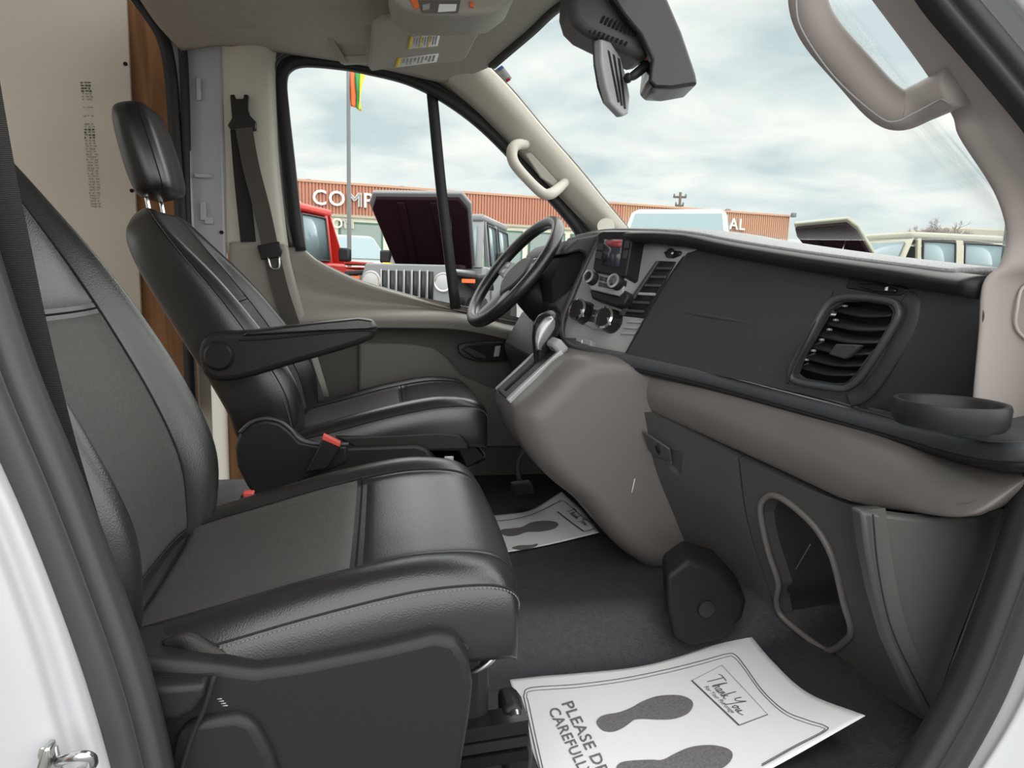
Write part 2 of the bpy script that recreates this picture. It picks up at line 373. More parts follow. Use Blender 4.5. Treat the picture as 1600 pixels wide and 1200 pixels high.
# ---- driver B pillar, rear opening, cargo box
prow2 = lambda pts: [Q(*p) for p in pts]
o = gsurf('trim_2', [prow2([(284, 60, .86), (315, 60, .85), (347, 62, .845)]), prow2([(292, 220, .86), (320, 220, .85), (350, 220, .845)]), prow2([(302, 480, .86), (325, 480, .85), (356, 480, .845)])], 14, 10, 'white_paint', solid=0.01)
struct(o, 'white painted metal pillar behind the driver seat')
for px, py, w_, h_ in [(311, 140, 6, 30), (318, 275, 24, 6), (318, 330, 8, 26), (327, 345, 12, 10)]:
    p = Q(px, py, .846); s = w_/1109*2.6; t = h_/1109*2.6
    box('press_mark', (p[0]-s/2, .838, p[2]-t/2), (p[0]+s/2, .849, p[2]+t/2), 'white_paint', o, bevel=0.003)
h = Q(346, 363, .84); lathe('hole_plug', [(0.0, -.004), (.006, -.004), (.006, .006)], h, (0, 1, 0), 'shade_black', o, seg=12)
o = gsurf('trim_3', [prow2([(344, 60, .85), (352, 62, .83), (386, 64, .80), (415, 66, .80), (432, 72, .83)]),
                     prow2([(347, 130, .85), (354, 130, .835), (388, 130, .80), (417, 130, .80), (431, 130, .83)]),
                     prow2([(350, 250, .85), (358, 250, .84), (392, 250, .80), (424, 250, .80), (437, 250, .83)]),
                     prow2([(352, 395, .85), (362, 395, .84), (402, 395, .80), (440, 395, .80), (452, 395, .83)])], 24, 26, 'beige', solid=0.01)
struct(o, 'beige plastic trim on the driver side door pillar')
o = gsurf('trim_4', [prow2([(358, 380, .83), (366, 378, .81), (400, 379, .785), (440, 381, .785), (450, 384, .80)]), prow2([(362, 440, .83), (372, 440, .81), (410, 440, .785), (452, 440, .785), (462, 440, .80)]),
                     prow2([(380, 620, .83), (392, 620, .81), (440, 620, .79), (500, 620, .79), (515, 620, .80)])], 14, 20, 'door_grey', solid=0.01)
struct(o, 'grey lower pillar trim beside the driver door')
B_ = empty('trim_5', Q(275, 300, .83), 'black rubber edged metal frame of the opening into the cargo box', kind='structure')
tube('opening_seal', prow([(180, -45), (235, 28), (257, 68), (267, 120), (273, 200), (282, 320), (292, 480), (300, 640)], 0.84), 1.0, 'rubber', B_, n=50, up=(0, 1, 0), prof=[(-.016, -.015), (.016, -.015), (.020, 0), (.016, .02), (-.016, .02)])
tube('metal_flange', prow([(200, -50), (247, 24), (270, 62), (279, 120), (284, 200), (291, 320), (300, 480)], 0.85), 1.0, 'white_paint', B_, n=50, up=(0, 1, 0), prof=[(-.022, -.006), (.022, -.006), (.022, .02), (-.022, .02)])
tube('pillar_gap_seal', prow([(278, 62), (285, 75), (289, 150), (291, 250), (293, 330), (300, 480)], 0.842), 1.0, 'rubber', B_, n=40, up=(0, 1, 0), prof=[(-.011, -.012), (.011, -.012), (.011, .02), (-.011, .02)])
e1 = [Q(203, 40, 1.1), Q(213, 330, 1.1), Q(226, 620, 1.1)]
xr = e1[1][0]
wb = struct(box('wall_cargo', (-2.9, 1.10, -0.05), (xr, 1.115, 2.05), 'white_panel', bevel=0.002), 'white lined cargo box side wall with screws')
for px, py in [(196, 100), (206, 298), (190, 520)]:
    lathe('screw', [(0.0, -.003), (.007, -.003), (.007, .004)], Q(px, py, 1.1), (0, 1, 0), 'shade_black', wb, seg=10)
struct(box('wall_plywood', (xr-0.35, 1.118, -0.05), (-0.5, 1.14, 2.05), 'plywood', bevel=0.002), 'brown plywood board behind the driver seat')
struct(box('wall_cargo_right', (-2.9, -1.14, -0.05), (-0.62, -1.10, 2.05), 'white_panel', bevel=0.002), 'white cargo box wall on the passenger side')
struct(box('ceiling_cargo', (-2.9, -1.14, 2.05), (-0.55, 1.14, 2.09), 'white_panel', bevel=0.002), 'white cargo box roof')
struct(box('floor_cargo', (-2.9, -1.14, -0.09), (-0.78, 1.14, -0.05), 'plywood', bevel=0.002), 'plywood cargo box floor')
struct(box('wall_cargo_front', (-0.62, 0.87, -0.05), (-0.58, 1.14, 2.05), 'white_panel', bevel=0.002), 'white front wall of the cargo box beside the opening')

# ---- headliner, windscreen
def hl(y, xf, zf, zr, zm):
    return [(-0.66, y, zr-0.02), (-0.45, y, zr), (-0.2, y, zm), (0.08, y, (zm+zf)/2+.01), (xf-.06, y, zf+0.008), (xf, y, zf)]
a = Q(285, 80, .82); b = Q(570, 103, .82); c = Q(690, 130, .82)
fl = [Q(768, 103, .70), Q(826, 53, .5), Q(886, 2, .3)]
rows = [hl(-0.86, 0.26, 1.40, 1.46, 1.46), hl(-0.7, fl[0][0], fl[0][2], 1.52, 1.52), hl(-.4, .53, 1.51, 1.56, 1.57), hl(0, .60, 1.535, 1.58, 1.59), hl(.3, fl[2][0], fl[2][2], 1.575, 1.58), hl(.5, fl[1][0], fl[1][2], 1.57, 1.565), hl(.70, fl[0][0], fl[0][2], 1.55, 1.535),
        [tuple(Q(284, 80, .83)), tuple(Q(312, 76, .82)), tuple(Q(350, 72, .82)), tuple(Q(430, 82, .82)), tuple(b), tuple(c)]]
o = gsurf('ceiling', rows, 50, 50, 'headliner', solid=0.02); struct(o, 'grey beige moulded headliner over the cab')
struct(box('ceiling_roof', (-0.78, -0.90, 1.64), (0.28, 0.90, 1.67), 'white_paint'), 'white roof skin over the headliner')
p0, p1 = Q(372, 36, z=1.555), Q(398, 42, z=1.55)
box('trim_cap', p0+V3((0, -.012, -.012)), p1+V3((0, .012, .004)), 'headliner', o, bevel=0.003)
base = [(0.99, -.80, .84), (1.12, -.5, .90), (1.18, 0, .93), (1.08, .5, .96), tuple(Q(984, 361, .755))]
mid = [(0.64, -.76, 1.17), (.80, -.45, 1.24), (.86, 0, 1.26), (.80, .45, 1.25), tuple(Q(868, 222, .735))]
top = [(.355, -.70, 1.477), (.50, -.45, 1.51), (.61, 0, 1.53), tuple(fl[1]), tuple(fl[0])]
o = gsurf('window_3', [top, mid, base], 16, 24, 'glass', solid=0.005); struct(o, 'large raked windscreen glass')
hd = [(.36, -.70, 1.475), (.50, -.45, 1.507), (.605, 0, 1.53), tuple(fl[2]), tuple(fl[1]), tuple(fl[0])]
struct(tube('trim_6', hd, 1.0, 'rubber', n=40, up=(0, 0, 1), prof=[(-.012, -.008), (.012, -.008), (.012, .012), (-.012, .012)]), 'dark edge along the top of the windscreen')

# ---- driver A pillar
Lp = [(660, 118), (690, 130), (745, 174), (800, 230), (850, 282), (895, 330), (925, 362), (950, 400)]
Mp = [(700, 106), (728, 118), (778, 163), (832, 222), (882, 277), (925, 324), (955, 356), (985, 392)]
Rp = [(730, 70), (765, 104), (803, 144), (852, 203), (902, 260), (945, 313), (984, 360), (1010, 395)]
o = gsurf('trim_7', [prow(Lp, .85), prow([((a[0]*2+b[0])/3, (a[1]*2+b[1])/3) for a, b in zip(Lp, Mp)], .80), prow(Mp, .762), prow([((a[0]+b[0])/2, (a[1]+b[1])/2) for a, b in zip(Mp, Rp)], .75), prow(Rp, .752)], 20, 50, 'beige', solid=0.012)
struct(o, 'beige trim of the windscreen pillar on the driver side')
tube('glass_edge', prow(Rp, .76), 0.004, 'rubber', o, n=40, seg=6)
tube('door_weatherstrip', prow([(a-6, b+6) for a, b in Lp], .845), 0.012, 'rubber', o, n=40, seg=8)
lathe('tweeter_grille', [(0, -.004), (.026, -.004), (.03, .004), (.03, .02)], Q(947, 357, .76), (-.4, -1, .45), 'beige', o, seg=24)

# ---- passenger A pillar, door seals, white body
Lp = [(1330, -45, -.74), (1362, 0, -.75), (1440, 105, -.76), (1486, 178, -.765), (1499, 215, -.77), (1553, 300, -.775), (1572, 365, -.78), (1562, 412, -.785), (1536, 445, -.778), (1530, 520, -.772), (1521, 625, -.765), (1521, 665, -.765)]
Mp = [(1395, -45, -.80), (1425, 0, -.81), (1505, 105, -.82), (1556, 182, -.825), (1585, 222, -.83), (1640, 300, -.83), (1660, 365, -.835), (1665, 412, -.835), (1665, 450, -.80), (1665, 520, -.785), (1660, 625, -.785), (1660, 665, -.785)]
Rp = [(1445, -45, -.87), (1480, 0, -.87), (1565, 105, -.87), (1625, 182, -.87), (1660, 222, -.87), (1740, 300, -.87), (1770, 365, -.87), (1780, 412, -.87), (1790, 450, -.85), (1795, 520, -.83), (1790, 625, -.83), (1790, 665, -.83)]
Pn = gsurf('trim_8', [[q + V3((.06, .03, 0)) for q in prow2(Lp)], prow2(Lp), [(V3(Q(*a))+V3(Q(*b)))/2 + V3((0, -.004, 0)) for a, b in zip(Lp, Mp)], prow2(Mp), prow2(Rp)], 24, 90, 'pillar_pink', solid=0.012)
struct(Pn, 'pale grey trim of the windscreen pillar on the passenger side')
pr = [(1625, 440, -.81), (1598, 450, -.795), (1590, 480, -.792), (1588, 510, -.787), (1605, 530, -.787), (1640, 540, -.787)]
tube('panel_groove', prow2(pr), 0.0025, 'groove', Pn, n=30, seg=6)
two = [(-.034, -.012), (-.030, .010), (-.016, .024), (.004, .024), (.014, .010), (.018, .012), (.030, .016), (.040, .008), (.042, -.012)]
S = spline(two, 36, False)
prof2 = [tuple(p) for p in S] + [(.042, -.03), (-.034, -.03)]
sl = [(-215, -560), (-238, -420), (-228, -150), (-165, 100), (-105, 300), (-58, 450), (-6, 600), (66, 770), (128, 930), (174, 1060), (207, 1180), (227, 1290)]
struct(tube('trim_9', prow(sl, -.875), .80, 'rubber_grey', n=120, up=(0, -1, 0), prof=[(-a, b) for a, b in prof2]), 'thick dark rubber seal along the rear edge of the open doorway')
sr = [(1430, -80), (1460, -45), (1492, 0), (1580, 105), (1650, 195), (1718, 310), (1750, 420), (1752, 530), (1712, 650), (1640, 800), (1594, 930), (1540, 1070), (1478, 1185), (1430, 1260)]
struct(tube('trim_10', prow(sr, -.88), [.62]*5 + [.66, .72, .8, .88, .92, .92, .92, .92, .92], 'rubber', n=130, up=(0, -1, 0), prof=[(a, b) for a, b in prof2]), 'thick black rubber seal around the front edge of the open doorway')
struct(gsurf('trim_11', [prow2([(1606, 655, -.775), (1660, 655, -.80), (1760, 655, -.86)]), prow2([(1622, 720, -.80), (1660, 720, -.815), (1740, 720, -.86)]), prow2([(1608, 800, -.80), (1640, 800, -.815), (1700, 800, -.86)]), prow2([(1568, 930, -.80), (1600, 930, -.815), (1660, 930, -.86)]), prow2([(1462, 1150, -.79), (1500, 1140, -.81), (1550, 1130, -.86)])], 24, 10, 'taupe_dark', solid=0.01), 'grey kick trim between the dashboard end and the doorway seal')
jl = [(-285, -560), (-310, -420), (-300, -150), (-245, 100), (-195, 300), (-100, 480), (-25, 650), (50, 810), (115, 980), (155, 1110), (190, 1230), (205, 1300)]
rows = [prow([(a+60, b) for a, b in jl], -.86), prow(jl, -.885), prow([(a-30, b) for a, b in jl], -.905), prow([(a-60, b) for a, b in jl], -.908), prow([(a-90, b) for a, b in jl], -.93), prow([(a-200, b) for a, b in jl], -.94), prow([(a-600, b) for a, b in jl], -.95)]
JL = gsurf('wall_jamb_rear', rows, 30, 70, 'white_paint', solid=0.01); struct(JL, 'white painted door jamb behind the passenger seat')
jr = [(1505, -90), (1535, -50), (1565, -8), (1650, 95), (1720, 185), (1788, 310), (1824, 420), (1826, 540), (1785, 660), (1705, 800), (1655, 930), (1590, 1090), (1525, 1200), (1470, 1270)]
ox = [45]*6 + [60, 60, 60, 50, 45, 42, 40, 40]; oy = [-10, -10, -10, -10, -6, 0, 0, 4, 8, 10, 12, 15, 15, 15]
rows = [prow([(a-50, b) for a, b in jr], -.86), prow(jr, -.888), prow([(a+x_, b+y_) for (a, b), x_, y_ in zip(jr, ox, oy)], -.91), prow([(a+x_*7, b+y_*6) for (a, b), x_, y_ in zip(jr, ox, oy)], -.95)]
struct(gsurf('wall_wing', rows, 16, 60, 'white_paint', solid=0.01), 'white painted front edge of the doorway and windscreen pillar')
h0, h1 = Q(-215, -560, -.88), Q(1430, -80, -.88)
struct(tube('trim_12', [h0, h0+V3((.06, 0, .07)), h0+V3((.25, 0, .10)), (.15, -.88, h0[2]+.10), (.42, -.88, h0[2]+.05), (h1[0]-.12, -.88, h1[2]+.10), h1], .024, 'rubber', n=60, seg=12), 'black rubber seal along the top of the open doorway')
struct(box('wall_header', (-.78, -.93, h0[2]+.12), (.40, -.89, 1.67), 'white_paint', bevel=.01), 'white painted body above the open doorway')
ST = empty('door_striker', Q(85, 1185, -.93), 'shiny metal door striker loop on the white door jamb', 'striker')
prism('base_plate', prow([(30, 1222), (62, 1168), (88, 1168), (100, 1222)], -.935), (0, .006, 0), 'steel', ST, bevel=.002)
prism('wedge', prow([(52, 1212), (66, 1170), (78, 1170), (72, 1212)], -.952), (0, .018, 0), 'steel', ST, bevel=.003)
tube('loop', prow2([(92, 1190, -.935), (105, 1185, -.95), (125, 1181, -.96), (142, 1184, -.955), (143, 1196, -.945), (125, 1205, -.93)]), 0.0055, 'chrome', ST, n=30)
# ================================================================ seats
def seat_cushion_grid(xo, yc):
    half = [(0, 0), (.06, .001), (.12, .005), (.158, .009), (.175, .016), (.205, .030), (.235, .026), (.255, .006), (.264, -.018), (.266, -.05), (.262, -.09), (.245, -.115), (.16, -.125), (0, -.125)]
    h = spline(half, 60)                                                    # right half, j = 0..59
    #      x     zbase  bolster  width  depth
    st = [(-.395, .255, 0.2, .80, .60), (-.375, .290, .5, .90, .8), (-.32, .305, .85, .965, .95), (-.22, .330, 1.0, .985, 1), (-.10, .363, 1.0, 1.0, 1), (.02, .389, .95, 1.0, 1), (.09, .397, .80, .995, 1), (.15, .396, .55, .98, 1.0), (.185, .384, .35, .955, .92), (.205, .362, .22, .92, .80), (.212, .335, .15, .88, .62)]
    out = []
    S_ = spline(st, 90)
    for x, zb, bo, wd, dp in S_:
        r = []
        for a, b in h: r.append((a*wd, b*bo if b > 0 else b*dp))
        ring = [(xo+x - 0.0*a, yc-a, zb+b) for a, b in r[::-1]] + [(xo+x, yc+a, zb+b) for a, b in r[1:-1]]
        out.append(ring)
    G = np.array(out)
    # pull the front edge round towards the sides
    for i in range(len(G)):
        u = i/(len(G)-1); k = max(0, (u-.6)/.4)**2
        G[i, :, 0] -= k*0.028*((G[i, :, 1]-yc)/.26)**2
    return G
def seat_back_grid(xo, yc):
    half = [(0, 0), (.06, .001), (.115, .004), (.150, .010), (.168, .022), (.195, .052), (.215, .058), (.236, .040), (.247, .008), (.250, -.04), (.246, -.115), (.228, -.145), (.14, -.16), (0, -.16)]
    h = spline(half, 60)
    #     x      z     width bolster depth   (front face centre line)
    st = [(-.365, .285, .80, .3, .5), (-.368, .31, .90, .7, .8), (-.372, .36, .97, .95, 1), (-.385, .45, 1.02, 1.15, 1), (-.425, .56, 1.03, 1.1, .98), (-.480, .68, 1.0, .95, .95), (-.535, .79, .95, .75, .90), (-.590, .89, .885, .5, .82), (-.630, .965, .80, .3, .72), (-.652, 1.005, .70, .2, .60), (-.668, 1.025, .58, .1, .42), (-.690, 1.032, .42, .05, .22)]
    S_ = spline(st, 100); T = np.gradient(S_[:, :2], axis=0)
    out = []
    for (x, z, wd, bo, dp), (tx, tz) in zip(S_, T):
        l = math.hypot(tx, tz); tx, tz = tx/l, tz/l; nx, nz = tz, -tx           # forward normal of the face
        if z > .99: nx, nz = .88, .47
        r = [(a*wd, b*bo if b > 0 else b*dp) for a, b in h]
        ring = [(xo+x+nx*b, yc-a, z+nz*b) for a, b in r[::-1]] + [(xo+x+nx*b, yc+a, z+nz*b) for a, b in r[1:-1]]
        out.append(ring)
    return np.array(out)
def normals(G):
    du = np.gradient(G, axis=0); dv = np.gradient(G, axis=1); n = np.cross(du, dv); n /= np.linalg.norm(n, axis=2)[:, :, None]+1e-12
    return n
def patch(name, G, Nn, i0, i1, j0, j1, off, m, parent):
    """a sewn panel: the same surface, slightly proud, its rim pulled down into the seam"""
    g = G[i0:i1+1, j0:j1+1]; n = Nn[i0:i1+1, j0:j1+1]; nu, nv = g.shape[:2]
    ii = np.minimum(np.arange(nu), np.arange(nu)[::-1]); jj = np.minimum(np.arange(nv), np.arange(nv)[::-1])
    d = np.minimum(ii[:, None], jj[None, :]); hgt = np.where(d == 0, -0.0035, np.where(d == 1, off*.55, np.where(d == 2, off*.9, off)))
    o = obj(name, (g + n*hgt[:, :, None]).reshape(-1, 3), gridfaces(nu, nv), m, parent)
    e = (g + n*.0006); rim = np.vstack([e[0, :], e[1:, -1], e[-1, -2::-1], e[-2:0:-1, 0]])
    tube('sewn_seam', rim, .0017, 'seam', parent, n=len(rim), closed=True, seg=6, up=(0, 0, 1))
    return o
def stitches(name, line, parent, m='stitch', step=0.006, r=0.0008):
    Lr = np.array(line); seg = np.linalg.norm(np.diff(Lr, axis=0), axis=1); s = np.concatenate([[0], np.cumsum(seg)])
    vs, fs = [], []
    for a in np.arange(0, s[-1]-step*.6, step):
        p = np.array([np.interp(a, s, Lr[:, k]) for k in range(3)]); q = np.array([np.interp(a+step*.62, s, Lr[:, k]) for k in range(3)])
        t = q-p; t /= np.linalg.norm(t)+1e-12; u = np.cross(t, (0, 1, 0)); u /= np.linalg.norm(u)+1e-12; w = np.cross(t, u); b = len(vs)
        for c in (p, q):
            for e, f in ((1, 1), (-1, 1), (-1, -1), (1, -1)): vs.append(c + u*r*e + w*r*f)
        fs += [(b, b+1, b+2, b+3), (b+7, b+6, b+5, b+4)] + [(b+i, b+4+i, b+4+(i+1) % 4, b+(i+1) % 4) for i in range(4)]
    return obj(name, vs, fs, m, parent, smooth=False)
def make_seat(name, xo, yc, label, ws=1.0, tilt=0.0, dz=0.0, bxo=0.0, bth=0.0, bs=1.0, bdz=0.0, hpos=(-.735, 1.12)):
    s = empty(name, (xo-.1, yc, 0.0), label, 'seat', 'cab seats')
    G = seat_cushion_grid(xo, yc); G[..., 1] = yc + (G[..., 1]-yc)*ws; G[..., 2] += dz + tilt*(G[..., 1]-yc)/.26; nv = G.shape[1]; Nn = normals(G)
    if Nn[50, 59][2] < 0: Nn = -Nn
    loftg('cushion', G, 'leather', s); cu = s.children[-1] if False else LAST[0]
    J = 59                                                                 # centre column of the top
    jw = 19                                                                # half width of the insert in columns
    ins = patch('cushion_insert', G, Nn, 13, 40, J-jw, J+jw, .003, 'cloth', cu)
    patch('front_panel', G, Nn, 40, 82, J-jw, J+jw, .003, 'leather', cu)
    patch('rear_panel', G, Nn, 4, 13, J-jw, J+jw, .002, 'leather', cu)
    js = 32
    for sg in (-1, 1):
        ln = G[6:86, J+sg*js] + Nn[6:86, J+sg*js]*.001
        tube('piping', ln[::4], .0016, 'seam', cu, n=60, seg=6)
        stitches('stitching', G[6:86, J+sg*(js+1)] + Nn[6:86, J+sg*(js+1)]*.0012, cu)
    K = seat_back_grid(xo+bxo, yc); K[..., 1] = yc + (K[..., 1]-yc)*ws
    X_, Z_ = (K[..., 0]-(xo+bxo-.37))*bs, (K[..., 2]-.33)*bs
    K[..., 0] = xo+bxo-.37 + math.cos(bth)*X_ - math.sin(bth)*Z_; K[..., 2] = .33+bdz + math.sin(bth)*X_ + math.cos(bth)*Z_; Nk = normals(K)
    if Nk[50, 59][0] < 0: Nk = -Nk
    loftg('backrest', K, 'leather', s); bk = LAST[0]
    patch('back_insert', K, Nk, 12, 49, J-16, J+16, .003, 'cloth', bk)
    patch('upper_panel', K, Nk, 49, 93, J-16, J+16, .003, 'leather', bk)
    for sg in (-1, 1):
        ln = K[10:92, J+sg*34] + Nk[10:92, J+sg*34]*.0005
        tube('piping', ln[::4], .0016, 'seam', bk, n=60, seg=6)
        stitches('stitching', K[10:92, J+sg*35] + Nk[10:92, J+sg*35]*.001, bk)
    # headrest on two posts
    hx, hz = hpos
    half = [(0, .055), (.06, .056), (.10, .050), (.125, .028), (.133, 0), (.125, -.028), (.09, -.045), (0, -.048)]
    hp = spline(half, 26); ring0 = [(-a, b) for a, b in hp[::-1]] + [(a, b) for a, b in hp[1:-1]]
    t_ = math.radians(14); ex, ez = -math.sin(t_), math.cos(t_); fx, fz = math.cos(t_), math.sin(t_)
    stn = spline([(-.118, .45, .5), (-.112, .78, .8), (-.09, .93, .95), (-.03, 1.0, 1.0), (.05, 1.0, .95), (.095, .94, .85), (.118, .80, .7), (.126, .5, .45)], 36)
    rings = [[(hx + ex*h + fx*b*d, yc+a*w, hz + ez*h + fz*b*d) for a, b in ring0] for h, w, d in stn]
    hr = loft('headrest', rings, 'leather', s, smooth=True)
    R = np.array(rings); nvh = len(ring0)
    for jj in (16, 34):
        tube('piping', R[3:33, jj][::2], .0016, 'seam', hr, n=40, seg=6)
    for dy in (-.065, .065):
        tube('post', [(hx+.005-ex*0, yc+dy, hz-.10), (hx+.02, yc+dy, hz-.20)], .006, 'chrome', hr, n=4)
        lathe('post_collar', [(.012, -.008), (.014, 0), (.012, .006)], (hx+.018, yc+dy, hz-.168), (-.25, 0, 1), 'black_plastic', hr, seg=14)
    return s, G, Nn, K, Nk
LAST = [None]
def loftg(name, G, m, parent):
    LAST[0] = loft(name, G, m, parent, smooth=True); return LAST[0]

PX, PY = 0.0, -0.502
SP, GP, NP_, KP, NKP = make_seat('captain_chair', PX, PY, 'black leather passenger seat with grey cloth centre, nearest the doorway', ws=1.09, tilt=.016, hpos=(-.715, 1.15))
DX, DY = 0.10, 0.475
SD, GD, ND_, KD, NKD = make_seat('captain_chair', DX, DY, 'black leather driver seat with armrest, behind the steering wheel', dz=.055, bxo=.02, bth=math.radians(8), bs=.9, bdz=.05, hpos=(-.632, 1.118))

# ---- passenger seat: plastic side cover, pedestal, rails, lever, release bar
prof = [(140, 1040), (215, 1030), (300, 1036), (400, 1048), (470, 1038), (600, 1012), (680, 993), (715, 1000), (733, 1030), (740, 1075), (735, 1125), (722, 1200), (712, 1260), (140, 1300)]
sc_ = prism('side_cover', prow(prof, -.815), (0, .10, 0), 'black_plastic', SP, bevel=.014, seg=4)
fl_ = [(255, 1004), (290, 996), (330, 1016), (385, 1036), (470, 1032), (600, 1006), (680, 988), (712, 994), (728, 1012)]
tube('cushion_flap', prow(fl_, -.775), [.25, .55, .9, 1, 1, 1, 1, 1, .9], 'leather_side', SP, n=50, up=(0, -1, 0), prof=spline([(-.012, 0), (-.008, .012), (.010, .016), (.026, .010), (.030, -.012), (0, -.02)], 20, True))
prism('cover_step', prow([(262, 1215), (275, 1150), (300, 1128), (370, 1120), (398, 1130), (425, 1180), (450, 1260), (250, 1260)], -.830), (0, .03, 0), 'black_plastic', sc_, bevel=.012, seg=4)
prism('lever_recess_shade', prow([(200, 1062), (334, 1053), (318, 1120), (210, 1130)], -.8175), (0, .004, 0), 'shade_black', sc_, bevel=.001)  # raised near-black plate imitating the shaded hollow behind the lever
prism('recline_lever', prow([(200, 1078), (322, 1070), (318, 1090), (304, 1112), (280, 1126), (200, 1134)], -.842), (0, .03, 0), 'black_plastic', SP, bevel=.008, seg=3)
tube('cover_split', prow([(335, 1056), (318, 1110), (300, 1150), (280, 1215)], -.833), .003, 'seam', sc_, n=14, seg=6)
for a in range(4): box('lever_icon', Q(343+a*3, 1092+a*3.5, -.816)-V3((.003, .0006, .0006)), Q(343+a*3, 1092+a*3.5, -.816)+V3((.003, .0006, .0006)), 'stack_grey', sc_, bevel=0)
box('pedestal', (-.33, -.70, .0), (.165, -.26, .27), 'black_plastic', SP, bevel=.02)
rl = prow([(690, 1150), (760, 1142), (812, 1128)], -.67)
for py, hh, m_ in ((1128, .022, 'gloss_black'), (1150, .016, 'black_plastic'), (1172, .018, 'gloss_black')):
    a, b = Q(650, py+22, -.705), Q(822, py-5, -.705)
    tube('seat_rail', [a, b], 1.0, m_, SP, n=4, up=(0, 0, 1), prof=[(-.02, -hh/2), (.02, -hh/2), (.02, hh/2), (-.02, hh/2)], smooth='auto')
prism('rail_end', prow([(786, 1108), (812, 1102), (824, 1118), (834, 1185), (828, 1225), (790, 1230)], -.70), (0, .06, 0), 'black_plastic', SP, bevel=.008)
lathe('rail_bolt', [(0, -.006), (.009, -.005), (.010, .004)], Q(806, 1119, -.705), (0, 1, .2), 'steel', SP, seg=12)
lathe('rail_pin', [(0, -.004), (.005, -.004), (.005, .004)], Q(797, 1164, -.707), (0, 1, 0), 'steel', SP, seg=10)
tube('release_bar', prow2([(720, 1052, -.69), (745, 1047, -.70), (768, 1030, -.70), (786, 1000, -.69), (788, 985, -.66), (781, 968, -.62)]), .0055, 'steel', SP, n=36)
box('buckle', Q(388, 776, -.20)-V3((.016, .012, .05)), Q(388, 776, -.20)+V3((.016, .012, .004)), 'black_plastic', SP, bevel=.005)
box('buckle_button', Q(389, 775, -.20)-V3((.010, .010, .002)), Q(389, 775, -.20)+V3((.010, .010, .010)), 'red_button', SP, bevel=.002)

# ---- driver seat: armrest, recliner cover, side cover, buckle
ar = [(310, 545), (318, 528), (340, 519), (372, 518), (420, 514), (500, 506), (560, 501), (580, 503), (588, 512), (586, 525), (572, 535), (520, 552), (450, 572), (390, 590), (345, 597), (320, 588), (311, 567)]
AR = prism('armrest', prow(ar, .165), (0, .065, 0), 'leather_side', SD, bevel=.016, seg=4, n=70)
at_ = [(372, 519), (420, 515), (500, 507), (560, 502), (580, 505), (588, 514), (586, 520), (560, 517), (500, 521), (420, 529), (374, 530)]
tube('armrest_piping', prow([(374, 531), (420, 529), (500, 521), (560, 516), (587, 518)], .163), .003, 'seam', AR, n=30, seg=6)
prism('armrest_pad', prow([(376, 526), (385, 518), (500, 504), (560, 498), (582, 501), (590, 513), (575, 516), (500, 519)], .158), (0, .08, 0), 'leather', AR, bevel=.010, seg=3)
lathe('armrest_pivot', [(0, -.010), (.030, -.010), (.036, -.004), (.038, .02)], Q(342, 556, .160), (0, 1, 0), 'black_plastic', AR, seg=28)
rc = [(366, 700), (374, 676), (392, 660), (415, 654), (438, 659), (455, 672), (470, 688), (500, 694), (545, 694), (545, 725), (485, 748), (440, 780), (415, 800), (385, 760), (370, 730)]
prism('recliner_cover', prow(rc, .195), (0, .05, 0), 'black_plastic', SD, bevel=.012, seg=4)
tube('recliner_edge', prow([(374, 676), (392, 660), (415, 654), (438, 659), (455, 672), (470, 688), (500, 694), (545, 694)], .196), .005, 'ledge', SD, n=36)
prism('side_cover', prow([(480, 700), (650, 694), (668, 700), (682, 718), (690, 745), (600, 790), (470, 800)], .20), (0, .05, 0), 'black_plastic', SD, bevel=.012, seg=4)
prism('cushion_flap', prow([(520, 682), (600, 678), (690, 674), (720, 678), (735, 695), (732, 705), (660, 706), (560, 704)], .208), (0, .03, 0), 'leather_side', SD, bevel=.010, seg=3)
box('pedestal', (-.23, .26, .085), (.25, .70, .27), 'black_plastic', SD, bevel=.02)
bk_ = [(505, 684), (533, 697), (511, 733), (478, 738)]
prism('buckle', prow(bk_, .165), (0, .022, 0), 'black_plastic', SD, bevel=.004)
prism('buckle_button', prow([(505, 679), (532, 692), (531, 699), (503, 687)], .163), (0, .024, 0), 'red_button', SD, bevel=.002)
tube('release_bar', prow2([(700, 735, .25), (725, 733, .25), (748, 722, .30), (757, 713, .40), (745, 697, .52)]), .005, 'steel', SD, n=30)
box('rail_bracket', Q(700, 718, .23)-V3((.012, .01, .03)), Q(700, 718, .23)+V3((.016, .01, .012)), 'steel', SD, bevel=.002)

# ---- belts
BP = empty('passenger_seat_belt', Q(60, 600, -.78), 'dark webbing belt hanging beside the passenger backrest', 'seat belt')
bl = prow2([(-95, -420, -.83), (-75, -150, -.83), (-45, 60, -.83), (-10, 260, -.825), (15, 380, -.825), (45, 520, -.82), (85, 680, -.815), (118, 790, -.81), (160, 920, -.80)])
tube('webbing', bl, 1.0, 'belt', BP, n=40, up=(0, -1, 0), prof=[(-.020, -.0008), (.020, -.0008), (.021, .0008), (-.021, .0008)], smooth='auto')
BD = empty('driver_seat_belt', Q(400, 320, .78), 'brown grey belt with tongue hanging on the driver door pillar', 'seat belt')
an = prow([(359, 148), (366, 147), (368, 154), (380, 154), (381, 147), (388, 148), (387, 170), (390, 180), (400, 190), (400, 203), (390, 206), (362, 204), (355, 196), (362, 184)], .775)
prism('anchor', an, (0, .02, 0), 'gloss_black', BD, bevel=.003)
tube('webbing', prow2([(381, 200, .775), (392, 260, .772), (410, 330, .77), (425, 400, .765), (440, 460, .76), (460, 520, .755), (500, 640, .74)]), 1.0, 'belt_tan', BD, n=30, up=(0, -1, 0), prof=[(-.026, -.001), (.026, -.001), (.026, .001), (-.026, .001)], smooth='auto')
